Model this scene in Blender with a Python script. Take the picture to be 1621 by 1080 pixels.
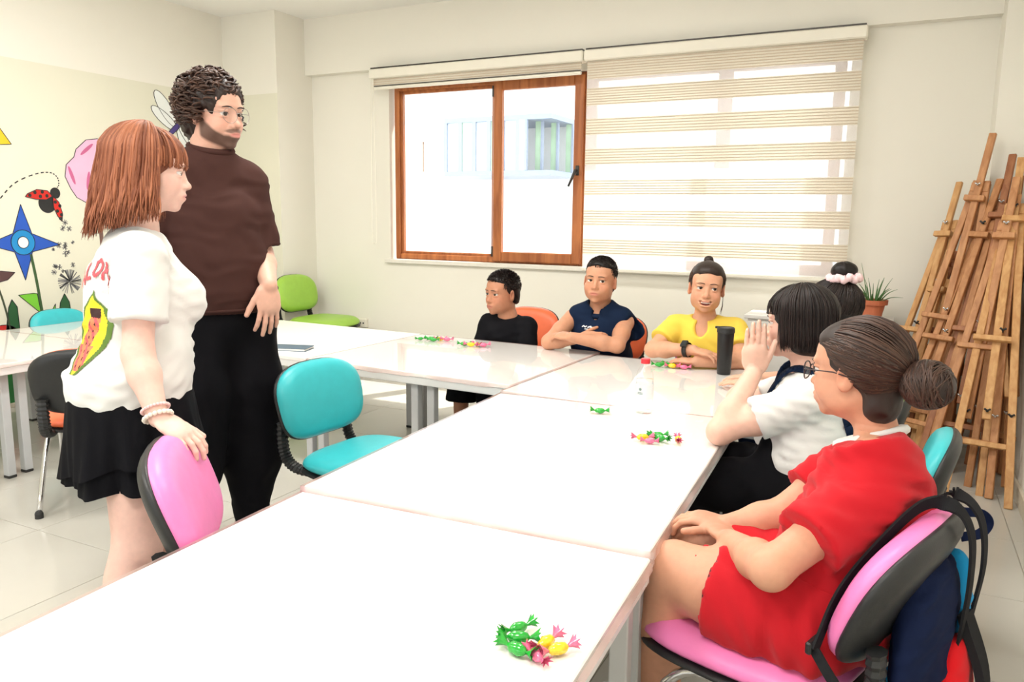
import bpy, math, random
import numpy as np
from mathutils import Vector, Matrix

random.seed(7)
rng = np.random.default_rng(7)
for o in list(bpy.data.objects):
    bpy.data.objects.remove(o)
scene = bpy.context.scene
COL = scene.collection

# ---------------------------------------------------------------- camera
CAM_H = 1.28
F_PX = 1227.0
PITCH, ROLL, YAW = math.radians(9.08), math.radians(-0.68), math.radians(-26.42)
fw = Vector((math.sin(YAW) * math.cos(PITCH), math.cos(YAW) * math.cos(PITCH), -math.sin(PITCH)))
rt0 = Vector((math.cos(YAW), -math.sin(YAW), 0))
dn0 = fw.cross(rt0)
rt = rt0 * math.cos(ROLL) + dn0 * math.sin(ROLL)
dn = -rt0 * math.sin(ROLL) + dn0 * math.cos(ROLL)
cam_data = bpy.data.cameras.new('camera')
cam_data.sensor_fit = 'HORIZONTAL'
cam_data.sensor_width = 36.0
cam_data.lens = 36.0 * F_PX / 1621.0
cam_data.clip_start = 0.05
cam = bpy.data.objects.new('camera', cam_data)
COL.objects.link(cam)
M = Matrix.Identity(4)
for i in range(3):
    M[i][0] = rt[i]; M[i][1] = -dn[i]; M[i][2] = -fw[i]
M[0][3], M[1][3], M[2][3] = 0.0, 0.0, CAM_H
cam.matrix_world = M
scene.camera = cam

# ---------------------------------------------------------------- world, sun, added fill lamps, exposure
world = bpy.data.worlds.new('sky')
scene.world = world
world.use_nodes = True
bg = world.node_tree.nodes['Background']
bg.inputs['Color'].default_value = (0.93, 0.97, 1.0, 1)
bg.inputs['Strength'].default_value = 3.6

sun = bpy.data.lights.new('sun', 'SUN')
sun.energy = 7.0
sun.angle = math.radians(0.6)
sun.color = (1.0, 0.95, 0.86)
sun_ob = bpy.data.objects.new('sun', sun)
COL.objects.link(sun_ob)
sun_dir = Vector((-0.30, -0.62, -1.15)).normalized()     # travels into the room through the window
sun_ob.rotation_euler = sun_dir.to_track_quat('-Z', 'Y').to_euler()
sun_ob.location = (0, 8, 6)

FILL_LAMP_POWER = [23.0, 29.0, 24.0, 19.0, 29.0, 18.0]
FILL_LAMPS = [(-3.9, 0.2), (-2.2, 0.2), (-0.6, 0.2), (-3.7, 2.6), (-2.2, 2.6), (-0.7, 2.6)]

scene.cycles.transparent_max_bounces = 24
vs = scene.view_settings
vs.view_transform = 'Standard'
vs.look = 'None'
vs.exposure = 0.2
vs.gamma = 1.0
vs.use_curve_mapping = False

# ---------------------------------------------------------------- materials
def mat(name, col, rough=0.5, metal=0.0, var=0.06, scale=12.0, bump=0.0, bscale=60.0,
        spec=0.5, trans=0.0, alpha=1.0, coat=0.0, sheen=0.0, sss=0.0, attr=None, stretch=None, ior=1.45, emit=None):
    m = bpy.data.materials.new(name)
    m.use_nodes = True
    nt = m.node_tree
    b = nt.nodes['Principled BSDF']
    b.inputs['Roughness'].default_value = rough
    b.inputs['Metallic'].default_value = metal
    b.inputs['Specular IOR Level'].default_value = spec
    b.inputs['IOR'].default_value = ior
    b.inputs['Transmission Weight'].default_value = trans
    b.inputs['Alpha'].default_value = alpha
    b.inputs['Coat Weight'].default_value = coat
    b.inputs['Coat Roughness'].default_value = 0.06
    b.inputs['Sheen Weight'].default_value = sheen
    if sss:
        b.inputs['Subsurface Weight'].default_value = sss
        b.inputs['Subsurface Radius'].default_value = (0.012, 0.005, 0.003)
        b.inputs['Subsurface Scale'].default_value = 1.0
    tc = nt.nodes.new('ShaderNodeTexCoord')
    mp = nt.nodes.new('ShaderNodeMapping')
    nt.links.new(tc.outputs['Object'], mp.inputs['Vector'])
    if stretch:
        mp.inputs['Scale'].default_value = stretch
    nz = nt.nodes.new('ShaderNodeTexNoise')
    nz.inputs['Scale'].default_value = scale
    nz.inputs['Detail'].default_value = 4
    nt.links.new(mp.outputs['Vector'], nz.inputs['Vector'])
    mr = nt.nodes.new('ShaderNodeMapRange')
    mr.inputs['From Min'].default_value = 0.3
    mr.inputs['From Max'].default_value = 0.7
    mr.inputs['To Min'].default_value = 1 - var
    mr.inputs['To Max'].default_value = 1 + var * 0.6
    nt.links.new(nz.outputs['Fac'], mr.inputs['Value'])
    mx = nt.nodes.new('ShaderNodeMix')
    mx.data_type = 'RGBA'
    mx.blend_type = 'MULTIPLY'
    mx.inputs['Factor'].default_value = 1.0
    if attr:
        at = nt.nodes.new('ShaderNodeAttribute')
        at.attribute_name = attr
        nt.links.new(at.outputs['Color'], mx.inputs['A'])
    else:
        mx.inputs['A'].default_value = (*col, 1)
    nt.links.new(mr.outputs['Result'], mx.inputs['B'])
    nt.links.new(mx.outputs['Result'], b.inputs['Base Color'])
    if bump:
        n2 = nt.nodes.new('ShaderNodeTexNoise')
        n2.inputs['Scale'].default_value = bscale
        n2.inputs['Detail'].default_value = 3
        nt.links.new(mp.outputs['Vector'], n2.inputs['Vector'])
        bp = nt.nodes.new('ShaderNodeBump')
        bp.inputs['Strength'].default_value = bump
        bp.inputs['Distance'].default_value = 0.01
        nt.links.new(n2.outputs['Fac'], bp.inputs['Height'])
        nt.links.new(bp.outputs['Normal'], b.inputs['Normal'])
    if emit:
        b.inputs['Emission Color'].default_value = (*emit[0], 1)
        b.inputs['Emission Strength'].default_value = emit[1]
    m.diffuse_color = (*col, 1)
    return m

def s2l(r, g, b):
    f = lambda c: (c / 255 / 12.92) if c / 255 <= 0.04045 else ((c / 255 + 0.055) / 1.055) ** 2.4
    return (f(r), f(g), f(b))

def wood_mat(name, c1, c2, stretch=(1, 1, 0.08), scale=30.0, rough=0.45):
    m = mat(name, c1, rough, var=0.05)
    nt = m.node_tree
    b = nt.nodes['Principled BSDF']
    tc = nt.nodes.new('ShaderNodeTexCoord')
    mp = nt.nodes.new('ShaderNodeMapping')
    mp.inputs['Scale'].default_value = stretch
    nz = nt.nodes.new('ShaderNodeTexNoise')
    nz.inputs['Scale'].default_value = scale
    nz.inputs['Detail'].default_value = 6
    nz.inputs['Distortion'].default_value = 0.6
    cr = nt.nodes.new('ShaderNodeValToRGB')
    cr.color_ramp.elements[0].position = 0.35
    cr.color_ramp.elements[0].color = (*c1, 1)
    cr.color_ramp.elements[1].position = 0.68
    cr.color_ramp.elements[1].color = (*c2, 1)
    nt.links.new(tc.outputs['Object'], mp.inputs['Vector'])
    nt.links.new(mp.outputs['Vector'], nz.inputs['Vector'])
    nt.links.new(nz.outputs['Fac'], cr.inputs['Fac'])
    nt.links.new(cr.outputs['Color'], b.inputs['Base Color'])
    return m

# ---------------------------------------------------------------- mesh helpers
def V(*a):
    return np.array(a, float)

def unit(v):
    v = np.asarray(v, float)
    return v / max(1e-9, np.linalg.norm(v))

class MB:
    """collects geometry; build() links it as ONE mesh object"""
    def __init__(s):
        s.v = []; s.f = []; s.m = []
    def add(s, vs_, fs_, mi=0):
        n = len(s.v)
        s.v.extend([tuple(map(float, p)) for p in vs_])
        s.f.extend([tuple(n + i for i in f) for f in fs_])
        s.m.extend([mi] * len(fs_))
    def box(s, lo, hi, mi=0, bev=0.0):
        lo = np.array(lo, float); hi = np.array(hi, float)
        s.obox((lo + hi) / 2, (hi - lo) / 2, np.eye(3), mi, bev)
    def obox(s, c, h, R, mi=0, bev=0.0):
        """oriented box: columns of R are its axes; optional chamfer"""
        c = np.asarray(c, float); h = np.asarray(h, float); R = np.asarray(R, float)
        if bev <= 0:
            vv = [c + R @ (h * np.array(q)) for q in
                  [(-1,-1,-1),(1,-1,-1),(1,1,-1),(-1,1,-1),(-1,-1,1),(1,-1,1),(1,1,1),(-1,1,1)]]
            s.add(vv, [(3,2,1,0),(4,5,6,7),(0,1,5,4),(1,2,6,5),(2,3,7,6),(3,0,4,7)], mi)
            return
        vv = []
        for sx in (-1, 1):
            for sy in (-1, 1):
                for sz in (-1, 1):
                    q = h * np.array((sx, sy, sz))
                    for ax in range(3):
                        p = q.copy()
                        for a2 in range(3):
                            if a2 != ax:
                                p[a2] -= np.sign(q[a2]) * min(bev, h[a2] * 0.9)
                        vv.append(c + R @ p)
        def idx(sx, sy, sz, ax):
            return (((sx > 0) * 2 + (sy > 0)) * 2 + (sz > 0)) * 3 + ax
        fs = []
        for ax in range(3):
            for sg in (-1, 1):
                o = [a for a in range(3) if a != ax]
                q = []
                for (u, w) in ((-1,-1),(1,-1),(1,1),(-1,1)):
                    sgn = [0,0,0]; sgn[ax] = sg; sgn[o[0]] = u; sgn[o[1]] = w
                    q.append(idx(*sgn, ax))
                if (sg > 0) == (ax == 1): q = q[::-1]
                fs.append(tuple(q))
        for ax in range(3):                     # edge chamfers, parallel to ax
            o = [a for a in range(3) if a != ax]
            for u in (-1, 1):
                for w in (-1, 1):
                    sA = [0,0,0]; sA[o[0]] = u; sA[o[1]] = w
                    sB = list(sA); sA[ax] = -1; sB[ax] = 1
                    fs.append((idx(*sA, o[0]), idx(*sB, o[0]), idx(*sB, o[1]), idx(*sA, o[1])))
        for sx in (-1, 1):
            for sy in (-1, 1):
                for sz in (-1, 1):
                    fs.append(tuple(idx(sx, sy, sz, a) for a in range(3)))
        s.add(vv, fs, mi)
    def beam(s, p0, p1, w, d, up=(0, 0, 1), mi=0, bev=0.0):
        p0 = np.asarray(p0, float); p1 = np.asarray(p1, float)
        z = unit(p1 - p0)
        x = np.cross(np.asarray(up, float), z)
        if np.linalg.norm(x) < 1e-3: x = np.cross((0, 1, 0), z)
        x = unit(x); y = np.cross(z, x)
        s.obox((p0 + p1) / 2, (w / 2, d / 2, np.linalg.norm(p1 - p0) / 2), np.stack([x, y, z], 1), mi, bev)
    def tube(s, pts, r, n=8, mi=0, cap=True, flat=None):
        pts = np.asarray(pts, float)
        N = len(pts)
        rr = np.broadcast_to(np.asarray(r, float), (N,)) if np.ndim(r) <= 1 else r
        tan = np.gradient(pts, axis=0)
        tan /= np.maximum(1e-9, np.linalg.norm(tan, axis=1))[:, None]
        ref = np.array((0, 0, 1.0))
        if abs(tan[0] @ ref) > 0.9: ref = np.array((1.0, 0, 0))
        x = unit(np.cross(ref, tan[0]))
        vv = []
        for i in range(N):
            x = unit(x - tan[i] * (x @ tan[i]))
            y = np.cross(tan[i], x)
            for k in range(n):
                a = 2 * math.pi * k / n
                ky = 1.0 if flat is None else flat
                vv.append(pts[i] + rr[i] * (math.cos(a) * x + ky * math.sin(a) * y))
        fs = []
        for i in range(N - 1):
            for k in range(n):
                k2 = (k + 1) % n
                fs.append((i*n+k, i*n+k2, (i+1)*n+k2, (i+1)*n+k))
        if cap:
            fs.append(tuple(range(n))[::-1])
            fs.append(tuple((N-1)*n + k for k in range(n)))
        s.add(vv, fs, mi)
    def lathe(s, c, prof, n=24, mi=0, cap=True, axis=None):
        """prof: list of (radius, height) around +z at c (or rotated by axis matrix)"""
        R = np.eye(3) if axis is None else np.asarray(axis, float)
        c = np.asarray(c, float)
        vv = []
        for (r, h) in prof:
            for k in range(n):
                a = 2 * math.pi * k / n
                vv.append(c + R @ np.array((r * math.cos(a), r * math.sin(a), h)))
        fs = []
        for i in range(len(prof) - 1):
            for k in range(n):
                k2 = (k + 1) % n
                fs.append((i*n+k, i*n+k2, (i+1)*n+k2, (i+1)*n+k))
        if cap:
            fs.append(tuple(range(n))[::-1])
            fs.append(tuple((len(prof)-1)*n + k for k in range(n)))
        s.add(vv, fs, mi)
    def ball(s, c, r, nu=12, nv=8, R=None, mi=0):
        R = np.eye(3) if R is None else np.asarray(R, float)
        r = np.broadcast_to(np.asarray(r, float), (3,))
        c = np.asarray(c, float)
        vv = [c + R @ (r * V(0, 0, -1))]
        for i in range(1, nv):
            t = math.pi * i / nv - math.pi / 2
            for k in range(nu):
                a = 2 * math.pi * k / nu
                vv.append(c + R @ (r * V(math.cos(t)*math.cos(a), math.cos(t)*math.sin(a), math.sin(t))))
        vv.append(c + R @ (r * V(0, 0, 1)))
        fs = []
        for k in range(nu):
            fs.append((0, 1 + (k+1) % nu, 1 + k))
            for i in range(nv - 2):
                b = 1 + i * nu
                fs.append((b + k, b + (k+1) % nu, b + nu + (k+1) % nu, b + nu + k))
            b = 1 + (nv - 2) * nu
            fs.append((b + k, b + (k+1) % nu, len(vv) - 1))
        s.add(vv, fs, mi)
    def prism(s, outline, p0, ux, uy, n, thick, mi=0):
        """flat outline (2-D points) lying in plane p0+ux,uy, extruded by thick along n"""
        p0 = np.asarray(p0, float); ux = np.asarray(ux, float); uy = np.asarray(uy, float); n = np.asarray(n, float)
        K = len(outline)
        base = [p0 + ux * a + uy * b for a, b in outline]
        vv = base + [p + n * thick for p in base]
        fs = [tuple(range(K))[::-1], tuple(range(K, 2*K))]
        for k in range(K):
            k2 = (k + 1) % K
            fs.append((k, k2, K + k2, K + k))
        s.add(vv, fs, mi)
    def build(s, name, mats, parent=None, smooth=False, loc=None, bevel=0.0):
        me = bpy.data.meshes.new(name)
        vv = s.v
        if loc is not None:
            vv = [(p[0]-loc[0], p[1]-loc[1], p[2]-loc[2]) for p in vv]
        me.from_pydata(vv, [], s.f)
        if not isinstance(mats, (list, tuple)): mats = [mats]
        for m in mats: me.materials.append(m)
        if len(mats) > 1: me.polygons.foreach_set('material_index', s.m)
        if smooth: me.polygons.foreach_set('use_smooth', [True] * len(me.polygons))
        me.update()
        o = bpy.data.objects.new(name, me)
        COL.objects.link(o)
        if loc is not None: o.location = loc
        if parent is not None: o.parent = parent
        if bevel:
            bm_ = o.modifiers.new('bevel', 'BEVEL')
            bm_.width = bevel; bm_.segments = 2; bm_.limit_method = 'ANGLE'
        return o

def empty(name, loc=(0, 0, 0), rz=0.0):
    o = bpy.data.objects.new(name, None)
    COL.objects.link(o)
    o.location = loc
    o.rotation_euler = (0, 0, rz)
    o.empty_display_size = 0.1
    return o

def tag(o, label=None, cat=None, group=None, kind=None):
    if label: o['label'] = label
    if cat: o['category'] = cat
    if group: o['group'] = group
    if kind: o['kind'] = kind
    return o

def copy_tree(o, parent=None):
    c = o.copy()
    COL.objects.link(c)
    c.parent = parent
    for ch in list(o.children):
        copy_tree(ch, c)
    return c

def bez(p0, p1, p2, p3, n=10):
    t = np.linspace(0, 1, n)[:, None]
    p0, p1, p2, p3 = map(lambda q: np.asarray(q, float), (p0, p1, p2, p3))
    return (1-t)**3*p0 + 3*(1-t)**2*t*p1 + 3*(1-t)*t*t*p2 + t**3*p3

def spline(pts, n=8):
    """Catmull-Rom through pts"""
    pts = np.asarray(pts, float)
    P = np.vstack([2*pts[0]-pts[1], pts, 2*pts[-1]-pts[-2]])
    out = []
    for i in range(1, len(P) - 2):
        t = np.linspace(0, 1, n, endpoint=False)[:, None]
        a, b, c, d = P[i-1], P[i], P[i+1], P[i+2]
        out.append(0.5*((2*b) + (-a+c)*t + (2*a-5*b+4*c-d)*t*t + (-a+3*b-3*c+d)*t**3))
    out.append(pts[-1:])
    return np.vstack(out)
# ================================================================ the room
XL, XR, YB, YF, ZC = -5.17, 0.583, 5.36, -2.6, 2.88
m_wall = mat('cream_wall_paint', s2l(238, 235, 224), 0.7, var=0.02, scale=1.2, bump=0.03, bscale=90)
m_band = mat('sage_cream_wall_paint', s2l(228, 226, 207), 0.65, var=0.025, scale=1.0, bump=0.03, bscale=90)
m_ceil = mat('white_ceiling_paint', s2l(246, 245, 240), 0.8, var=0.01, scale=1.0)
m_tile = mat('cream_glazed_tile', s2l(194, 191, 182), 0.16, var=0.035, scale=2.5, spec=0.5)
m_grout = mat('grey_grout', s2l(168, 162, 150), 0.8, var=0.08, scale=40)
m_base = mat('beige_baseboard', s2l(205, 196, 178), 0.4, var=0.04)
m_oak = wood_mat('golden_oak_window', s2l(150, 84, 44), s2l(188, 116, 66), (1, 1, 0.1), 22, 0.4)
m_sill = mat('white_stone_sill', s2l(232, 228, 218), 0.3, var=0.04, scale=30)
m_black = mat('black_plastic', (0.018, 0.019, 0.02), 0.42, var=0.1, scale=60, bump=0.05, bscale=300)
m_steel = mat('brushed_steel', (0.62, 0.62, 0.62), 0.25, metal=1.0, var=0.05)
m_dark = mat('dark_metal', (0.06, 0.055, 0.05), 0.35, metal=0.7)
m_cream_al = mat('cream_aluminium', s2l(238, 234, 220), 0.4, var=0.02)

def glass_mat(name, tint=(1, 1, 1), rough=0.0, ior=1.45):
    m = bpy.data.materials.new(name); m.use_nodes = True
    nt = m.node_tree; nt.nodes.clear()
    out = nt.nodes.new('ShaderNodeOutputMaterial')
    mix = nt.nodes.new('ShaderNodeMixShader')
    lw = nt.nodes.new('ShaderNodeLayerWeight'); lw.inputs['Blend'].default_value = 0.5
    pw = nt.nodes.new('ShaderNodeMath'); pw.operation = 'POWER'; pw.inputs[1].default_value = 5.0
    nt.links.new(lw.outputs['Facing'], pw.inputs[0])
    f0 = ((ior - 1) / (ior + 1)) ** 2
    fr = nt.nodes.new('ShaderNodeMath'); fr.operation = 'MULTIPLY_ADD'; fr.inputs[1].default_value = (1 - f0) * 0.8; fr.inputs[2].default_value = f0
    nt.links.new(pw.outputs[0], fr.inputs[0])
    tr = nt.nodes.new('ShaderNodeBsdfTransparent'); tr.inputs['Color'].default_value = (*tint, 1)
    gl = nt.nodes.new('ShaderNodeBsdfGlossy'); gl.inputs['Roughness'].default_value = rough
    nt.links.new(fr.outputs[0], mix.inputs[0]); nt.links.new(tr.outputs[0], mix.inputs[1])
    nt.links.new(gl.outputs[0], mix.inputs[2]); nt.links.new(mix.outputs[0], out.inputs[0])
    return m
m_glass = glass_mat('window_glass', (0.97, 0.98, 0.98))

def cloth_mat(name, col, transl, transp):
    m = bpy.data.materials.new(name); m.use_nodes = True
    nt = m.node_tree; nt.nodes.clear()
    out = nt.nodes.new('ShaderNodeOutputMaterial')
    d = nt.nodes.new('ShaderNodeBsdfDiffuse')
    t = nt.nodes.new('ShaderNodeBsdfTranslucent')
    p = nt.nodes.new('ShaderNodeBsdfTransparent')
    tc = nt.nodes.new('ShaderNodeTexCoord')
    nz = nt.nodes.new('ShaderNodeTexNoise'); nz.inputs['Scale'].default_value = 180
    cr = nt.nodes.new('ShaderNodeValToRGB')
    cr.color_ramp.elements[0].color = (*[c * 0.9 for c in col], 1)
    cr.color_ramp.elements[1].color = (*[min(1, c * 1.05) for c in col], 1)
    nt.links.new(tc.outputs['Object'], nz.inputs['Vector']); nt.links.new(nz.outputs['Fac'], cr.inputs['Fac'])
    nt.links.new(cr.outputs['Color'], d.inputs['Color']); nt.links.new(cr.outputs['Color'], t.inputs['Color'])
    m1 = nt.nodes.new('ShaderNodeMixShader'); m1.inputs[0].default_value = transl
    m2 = nt.nodes.new('ShaderNodeMixShader'); m2.inputs[0].default_value = transp
    nt.links.new(d.outputs[0], m1.inputs[1]); nt.links.new(t.outputs[0], m1.inputs[2])
    nt.links.new(m1.outputs[0], m2.inputs[1]); nt.links.new(p.outputs[0], m2.inputs[2])
    nt.links.new(m2.outputs[0], out.inputs[0])
    return m
m_zebra = cloth_mat('zebra_blind_weave', s2l(250, 244, 232), 0.55, 0.0)
m_zline = cloth_mat('zebra_blind_thread', s2l(240, 226, 206), 0.45, 0.0)
m_sheer = cloth_mat('zebra_blind_sheer', s2l(248, 246, 244), 0.6, 0.5)

# ---- floor: every tile its own piece
b = MB(); b.box((XL - 0.1, YF - 0.1, -0.12), (XR + 0.1, YB + 0.1, -0.004))
floor = tag(b.build('floor', m_grout), kind='structure')
TS, TX0, TY0 = 0.592, -2.457, 1.823
tb = MB(); g = 0.0016
tb.obox((0, 0, -0.004), (TS/2 - g, TS/2 - g, 0.004), np.eye(3), 0, 0.0012)
tile0 = None
ix0, ix1 = math.floor((XL - TX0) / TS), math.ceil((XR - TX0) / TS)
iy0, iy1 = math.floor((YF - TY0) / TS), math.ceil((YB - TY0) / TS)
for i in range(ix0, ix1):
    for j in range(iy0, iy1):
        x0, x1 = max(XL, TX0 + i*TS), min(XR, TX0 + (i+1)*TS)
        y0, y1 = max(YF, TY0 + j*TS), min(YB, TY0 + (j+1)*TS)
        if x1 - x0 < 0.02 or y1 - y0 < 0.02: continue
        if x1 - x0 > TS - 1e-4 and y1 - y0 > TS - 1e-4:
            if tile0 is None:
                tile0 = tb.build('tile', m_tile, floor); t = tile0
            else:
                t = tile0.copy(); COL.objects.link(t)
        else:
            q = MB(); q.obox((0, 0, -0.004), ((x1-x0)/2 - g, (y1-y0)/2 - g, 0.004), np.eye(3), 0, 0.0012)
            t = q.build('tile', m_tile, floor)
        t.location = ((x0+x1)/2, (y0+y1)/2, 0)

# ---- walls
OX0, OX1, OZ0, OZ1 = -3.80, -0.36, 0.915, 2.315          # window opening in the back wall
b = MB(); T = 0.24
b.box((XL - T, YB, 0), (OX0, YB + T, ZC)); b.box((OX1, YB, 0), (XR + T, YB + T, ZC))
b.box((OX0, YB, 0), (OX1, YB + T, OZ0)); b.box((OX0, YB, OZ1), (OX1, YB + T, ZC))
wall_back = tag(b.build('wall_back', m_wall), kind='structure')
BZ = 2.245
b = MB(); b.box((XL - T, YF, 0), (XL, YB, BZ), 1); b.box((XL - T, YF, BZ), (XL, YB, ZC), 0)
wall_left = tag(b.build('wall_left', [m_wall, m_band]), kind='structure')
b = MB(); b.box((XR, YF, 0), (XR + T, YB, ZC))
wall_right = tag(b.build('wall_right', m_wall), kind='structure')
# wall behind the camera; two unseen openings added to let in sky fill
b = MB()
FILL_OPENINGS = [(-4.6, -2.6), (-2.0, 0.1)]
xs = [XL - T] + [q for w_ in FILL_OPENINGS for q in w_] + [XR + T]
for i in range(0, len(xs), 2): b.box((xs[i], YF - T, 0), (xs[i+1], YF, ZC))
for (xa, xb) in FILL_OPENINGS:
    b.box((xa, YF - T, 0), (xb, YF, 0.9)); b.box((xa, YF - T, 2.35), (xb, YF, ZC))
wall_front = tag(b.build('wall_front', m_wall), kind='structure')
b = MB(); b.box((XL - T, YF - T, ZC), (XR + T, YB + T, ZC + 0.15))
tag(b.build('ceiling', m_ceil), kind='structure')
b = MB(); b.box((-4.59, YB - 0.08, 2.432), (XR, YB + 0.001, ZC)); tag(b.build('trim_1', m_wall), kind='structure')         # beam
b = MB(); b.box((XL, 4.94, 0), (-4.59, YB, BZ), 1); b.box((XL, 4.94, BZ), (-4.59, YB, ZC), 0)
# only the face towards the mural carries the darker band
b.m = [1 if (k < 6 and k == 2) else 0 for k in range(len(b.m))]
tag(b.build('trim_2', [m_wall, m_band]), kind='structure')                                                              # pillar, left
b = MB(); b.box((0.405, YB - 0.30, 0), (XR, YB, ZC)); tag(b.build('trim_3', m_wall), kind='structure')                   # pillar, right
for nm, lo, hi in (('baseboard_right', (XR - 0.014, YF, 0), (XR, YB - 0.30, 0.085)),
                   ('baseboard_back', (-4.59, YB - 0.014, 0), (0.405, YB, 0.085)),
                   ('baseboard_left', (XL, YF, 0), (XL + 0.012, 4.94, 0.03))):
    b = MB(); b.box(lo, hi, 0, 0.003); tag(b.build(nm, m_base), kind='structure')

# ---- windows of the back wall: two double windows in one opening
def frame_rect(b, x0, x1, z0, z1, y0, y1, w, bev=0.006):
    b.box((x0, y0, z0), (x0 + w, y1, z1), 0, bev); b.box((x1 - w, y0, z0), (x1, y1, z1), 0, bev)
    b.box((x0 + w, y0, z0), (x1 - w, y1, z0 + w), 0, bev); b.box((x0 + w, y0, z1 - w), (x1 - w, y1, z1), 0, bev)
def window(nm, x0, x1, div, sash_right):
    w_ = empty(nm, (x0, YB + 0.03, OZ0)); tag(w_, kind='structure')
    L = (x0, YB + 0.03, OZ0)
    def P(bb, name, m, par=w_): 
        o = bb.build(name, m, None, loc=None)
        for v in o.data.vertices: v.co -= Vector(L)
        o.parent = par; return o
    b = MB(); frame_rect(b, x0, x1, OZ0 + 0.012, OZ1, YB + 0.03, YB + 0.10, 0.045)
    b.box((div - 0.028, YB + 0.03, OZ0 + 0.05), (div + 0.028, YB + 0.10, OZ1 - 0.04), 0, 0.005); P(b, 'frame', m_oak)
    for (a, c, s_) in ((x0 + 0.04, div - 0.02, False), (div + 0.02, x1 - 0.04, sash_right)):
        b = MB()
        if s_: frame_rect(b, a - 0.03, c + 0.03, OZ0 + 0.025, OZ1 - 0.02, YB + 0.0, YB + 0.045, 0.075)
        else: frame_rect(b, a, c, OZ0 + 0.05, OZ1 - 0.04, YB + 0.05, YB + 0.09, 0.028)
        sh = P(b, 'sash', m_oak)
        b = MB(); b.box((a + 0.02, YB + 0.060, OZ0 + 0.07), (c - 0.02, YB + 0.066, OZ1 - 0.06)); P(b, 'pane', m_glass)
        if s_:
            hx = c - 0.008; hz = 1.62
            b = MB(); b.box((hx - 0.014, YB - 0.012, hz - 0.035), (hx + 0.014, YB, hz + 0.035), 0, 0.004)
            b.tube([(hx, YB - 0.01, hz), (hx, YB - 0.045, hz)], 0.008, 10)
            b.tube([(hx, YB - 0.045, hz + 0.005), (hx - 0.02, YB - 0.048, hz - 0.05), (hx - 0.05, YB - 0.05, hz - 0.115)], [0.010, 0.010, 0.008], 10)
            P(b, 'handle', m_dark)
            b = MB()
            for zz in (OZ0 + 0.1, OZ1 - 0.1): b.tube([(a - 0.03, YB - 0.006, zz - 0.04), (a - 0.03, YB - 0.006, zz + 0.04)], 0.007, 8)
            P(b, 'hinge', m_dark)
    return w_
window('window_1', OX0 + 0.03, -2.10, -2.835, True)
window('window_2', -2.10, OX1 - 0.03, -1.13, False)
b = MB(); b.box((OX0 - 0.04, YB - 0.035, OZ0 - 0.022), (OX1 + 0.05, YB + 0.10, OZ0 + 0.012), 0, 0.004)
tag(b.build('trim_4', m_sill), kind='structure')                                                                          # window sill

# frames for the added fill openings behind the camera
for k, (xa, xb) in enumerate(FILL_OPENINGS):
    w_ = empty('window_%d' % (k + 3), (xa, YF - 0.1, 0.9)); tag(w_, kind='structure')
    b = MB(); frame_rect(b, 0, xb - xa, 0, 1.45, -0.04, 0.04, 0.05); b.box(((xb-xa)/2 - 0.03, -0.04, 0.05), ((xb-xa)/2 + 0.03, 0.04, 1.4))
    b.build('frame', m_oak, w_)

# ---- zebra blinds
YBL = YB - 0.14
def blind(label, x0, x1, bands, zbot, ztop=2.345, cass=(2.345, 2.418)):
    r = empty('zebra_blind', ((x0 + x1)/2, YBL, zbot)); tag(r, label, 'blind', 'zebra roller blinds on the window')
    L = r.location
    def P(bb, name, m, par=r, kind=None):
        o = bb.build(name, m)
        for v in o.data.vertices: v.co -= L
        o.parent = par
        return o
    b = MB(); b.box((x0, YBL - 0.035, cass[0]), (x1, YB - 0.08, cass[1]), 0, 0.008); cs = P(b, 'cassette', m_cream_al)
    b = MB(); b.box((x0 + 0.01, YBL - 0.02, cass[1] - 0.001), (x1 - 0.01, YB - 0.085, cass[1] + 0.012)); P(b, 'rail', m_dark)  # dark strip drawn in for the shadow gap above the cassette
    xa, xb = x0 + 0.018, x1 - 0.018
    edges = []
    for (t, bt) in bands:
        b = MB(); b.box((xa, YBL - 0.002, bt), (xb, YBL, t)); bd = P(b, 'opaque_band', m_zebra)
        q = MB(); n = max(2, int((t - bt) / 0.016))
        for i in range(n):
            zz = bt + (i + 0.5) * (t - bt) / n
            q.box((xa, YBL - 0.0045, zz - 0.0022), (xb, YBL - 0.002, zz + 0.0022))
        P(q, 'rib', m_zline, bd)
        edges.append((t, bt))
    for i in range(len(edges)):
        t = edges[i][1]; bt = edges[i+1][0] if i + 1 < len(edges) else zbot + 0.02
        if t - bt > 0.005:
            b = MB(); b.box((xa, YBL - 0.0015, bt), (xb, YBL - 0.0005, t)); P(b, 'sheer_band', m_sheer)
    b = MB(); b.box((xa, YBL - 0.014, zbot), (xb, YBL + 0.008, zbot + 0.024), 0, 0.005); P(b, 'bottom_bar', m_cream_al)
    return r, P
bands = [(2.345, 2.226), (2.166, 2.050), (1.962, 1.852), (1.758, 1.650), (1.545, 1.440), (1.338, 1.229), (1.135, 1.028)]
blind('lowered zebra blind with cream and sheer stripes covering the right half of the window', -2.055, -0.276, bands, 0.905)
r, P = blind('zebra blind rolled up to its cassette above the open window', -3.87, -2.062, [(2.345, 2.296)], 2.262)
b = MB(); b.box((-3.83, YBL - 0.017, 2.285), (-2.08, YBL - 0.013, 2.291)); P(b, 'seam', m_dark)
b = MB()
b.tube(spline([(-3.855, YBL - 0.02, 2.36), (-3.865, YBL - 0.02, 1.7), (-3.868, YBL - 0.02, 1.12), (-3.845, YBL - 0.022, 1.065), (-3.825, YBL - 0.02, 1.12), (-3.83, YBL - 0.02, 1.7), (-3.835, YBL - 0.02, 2.36)], 10), 0.0035, 6)
P(b, 'bead_chain', m_cream_al)

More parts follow.
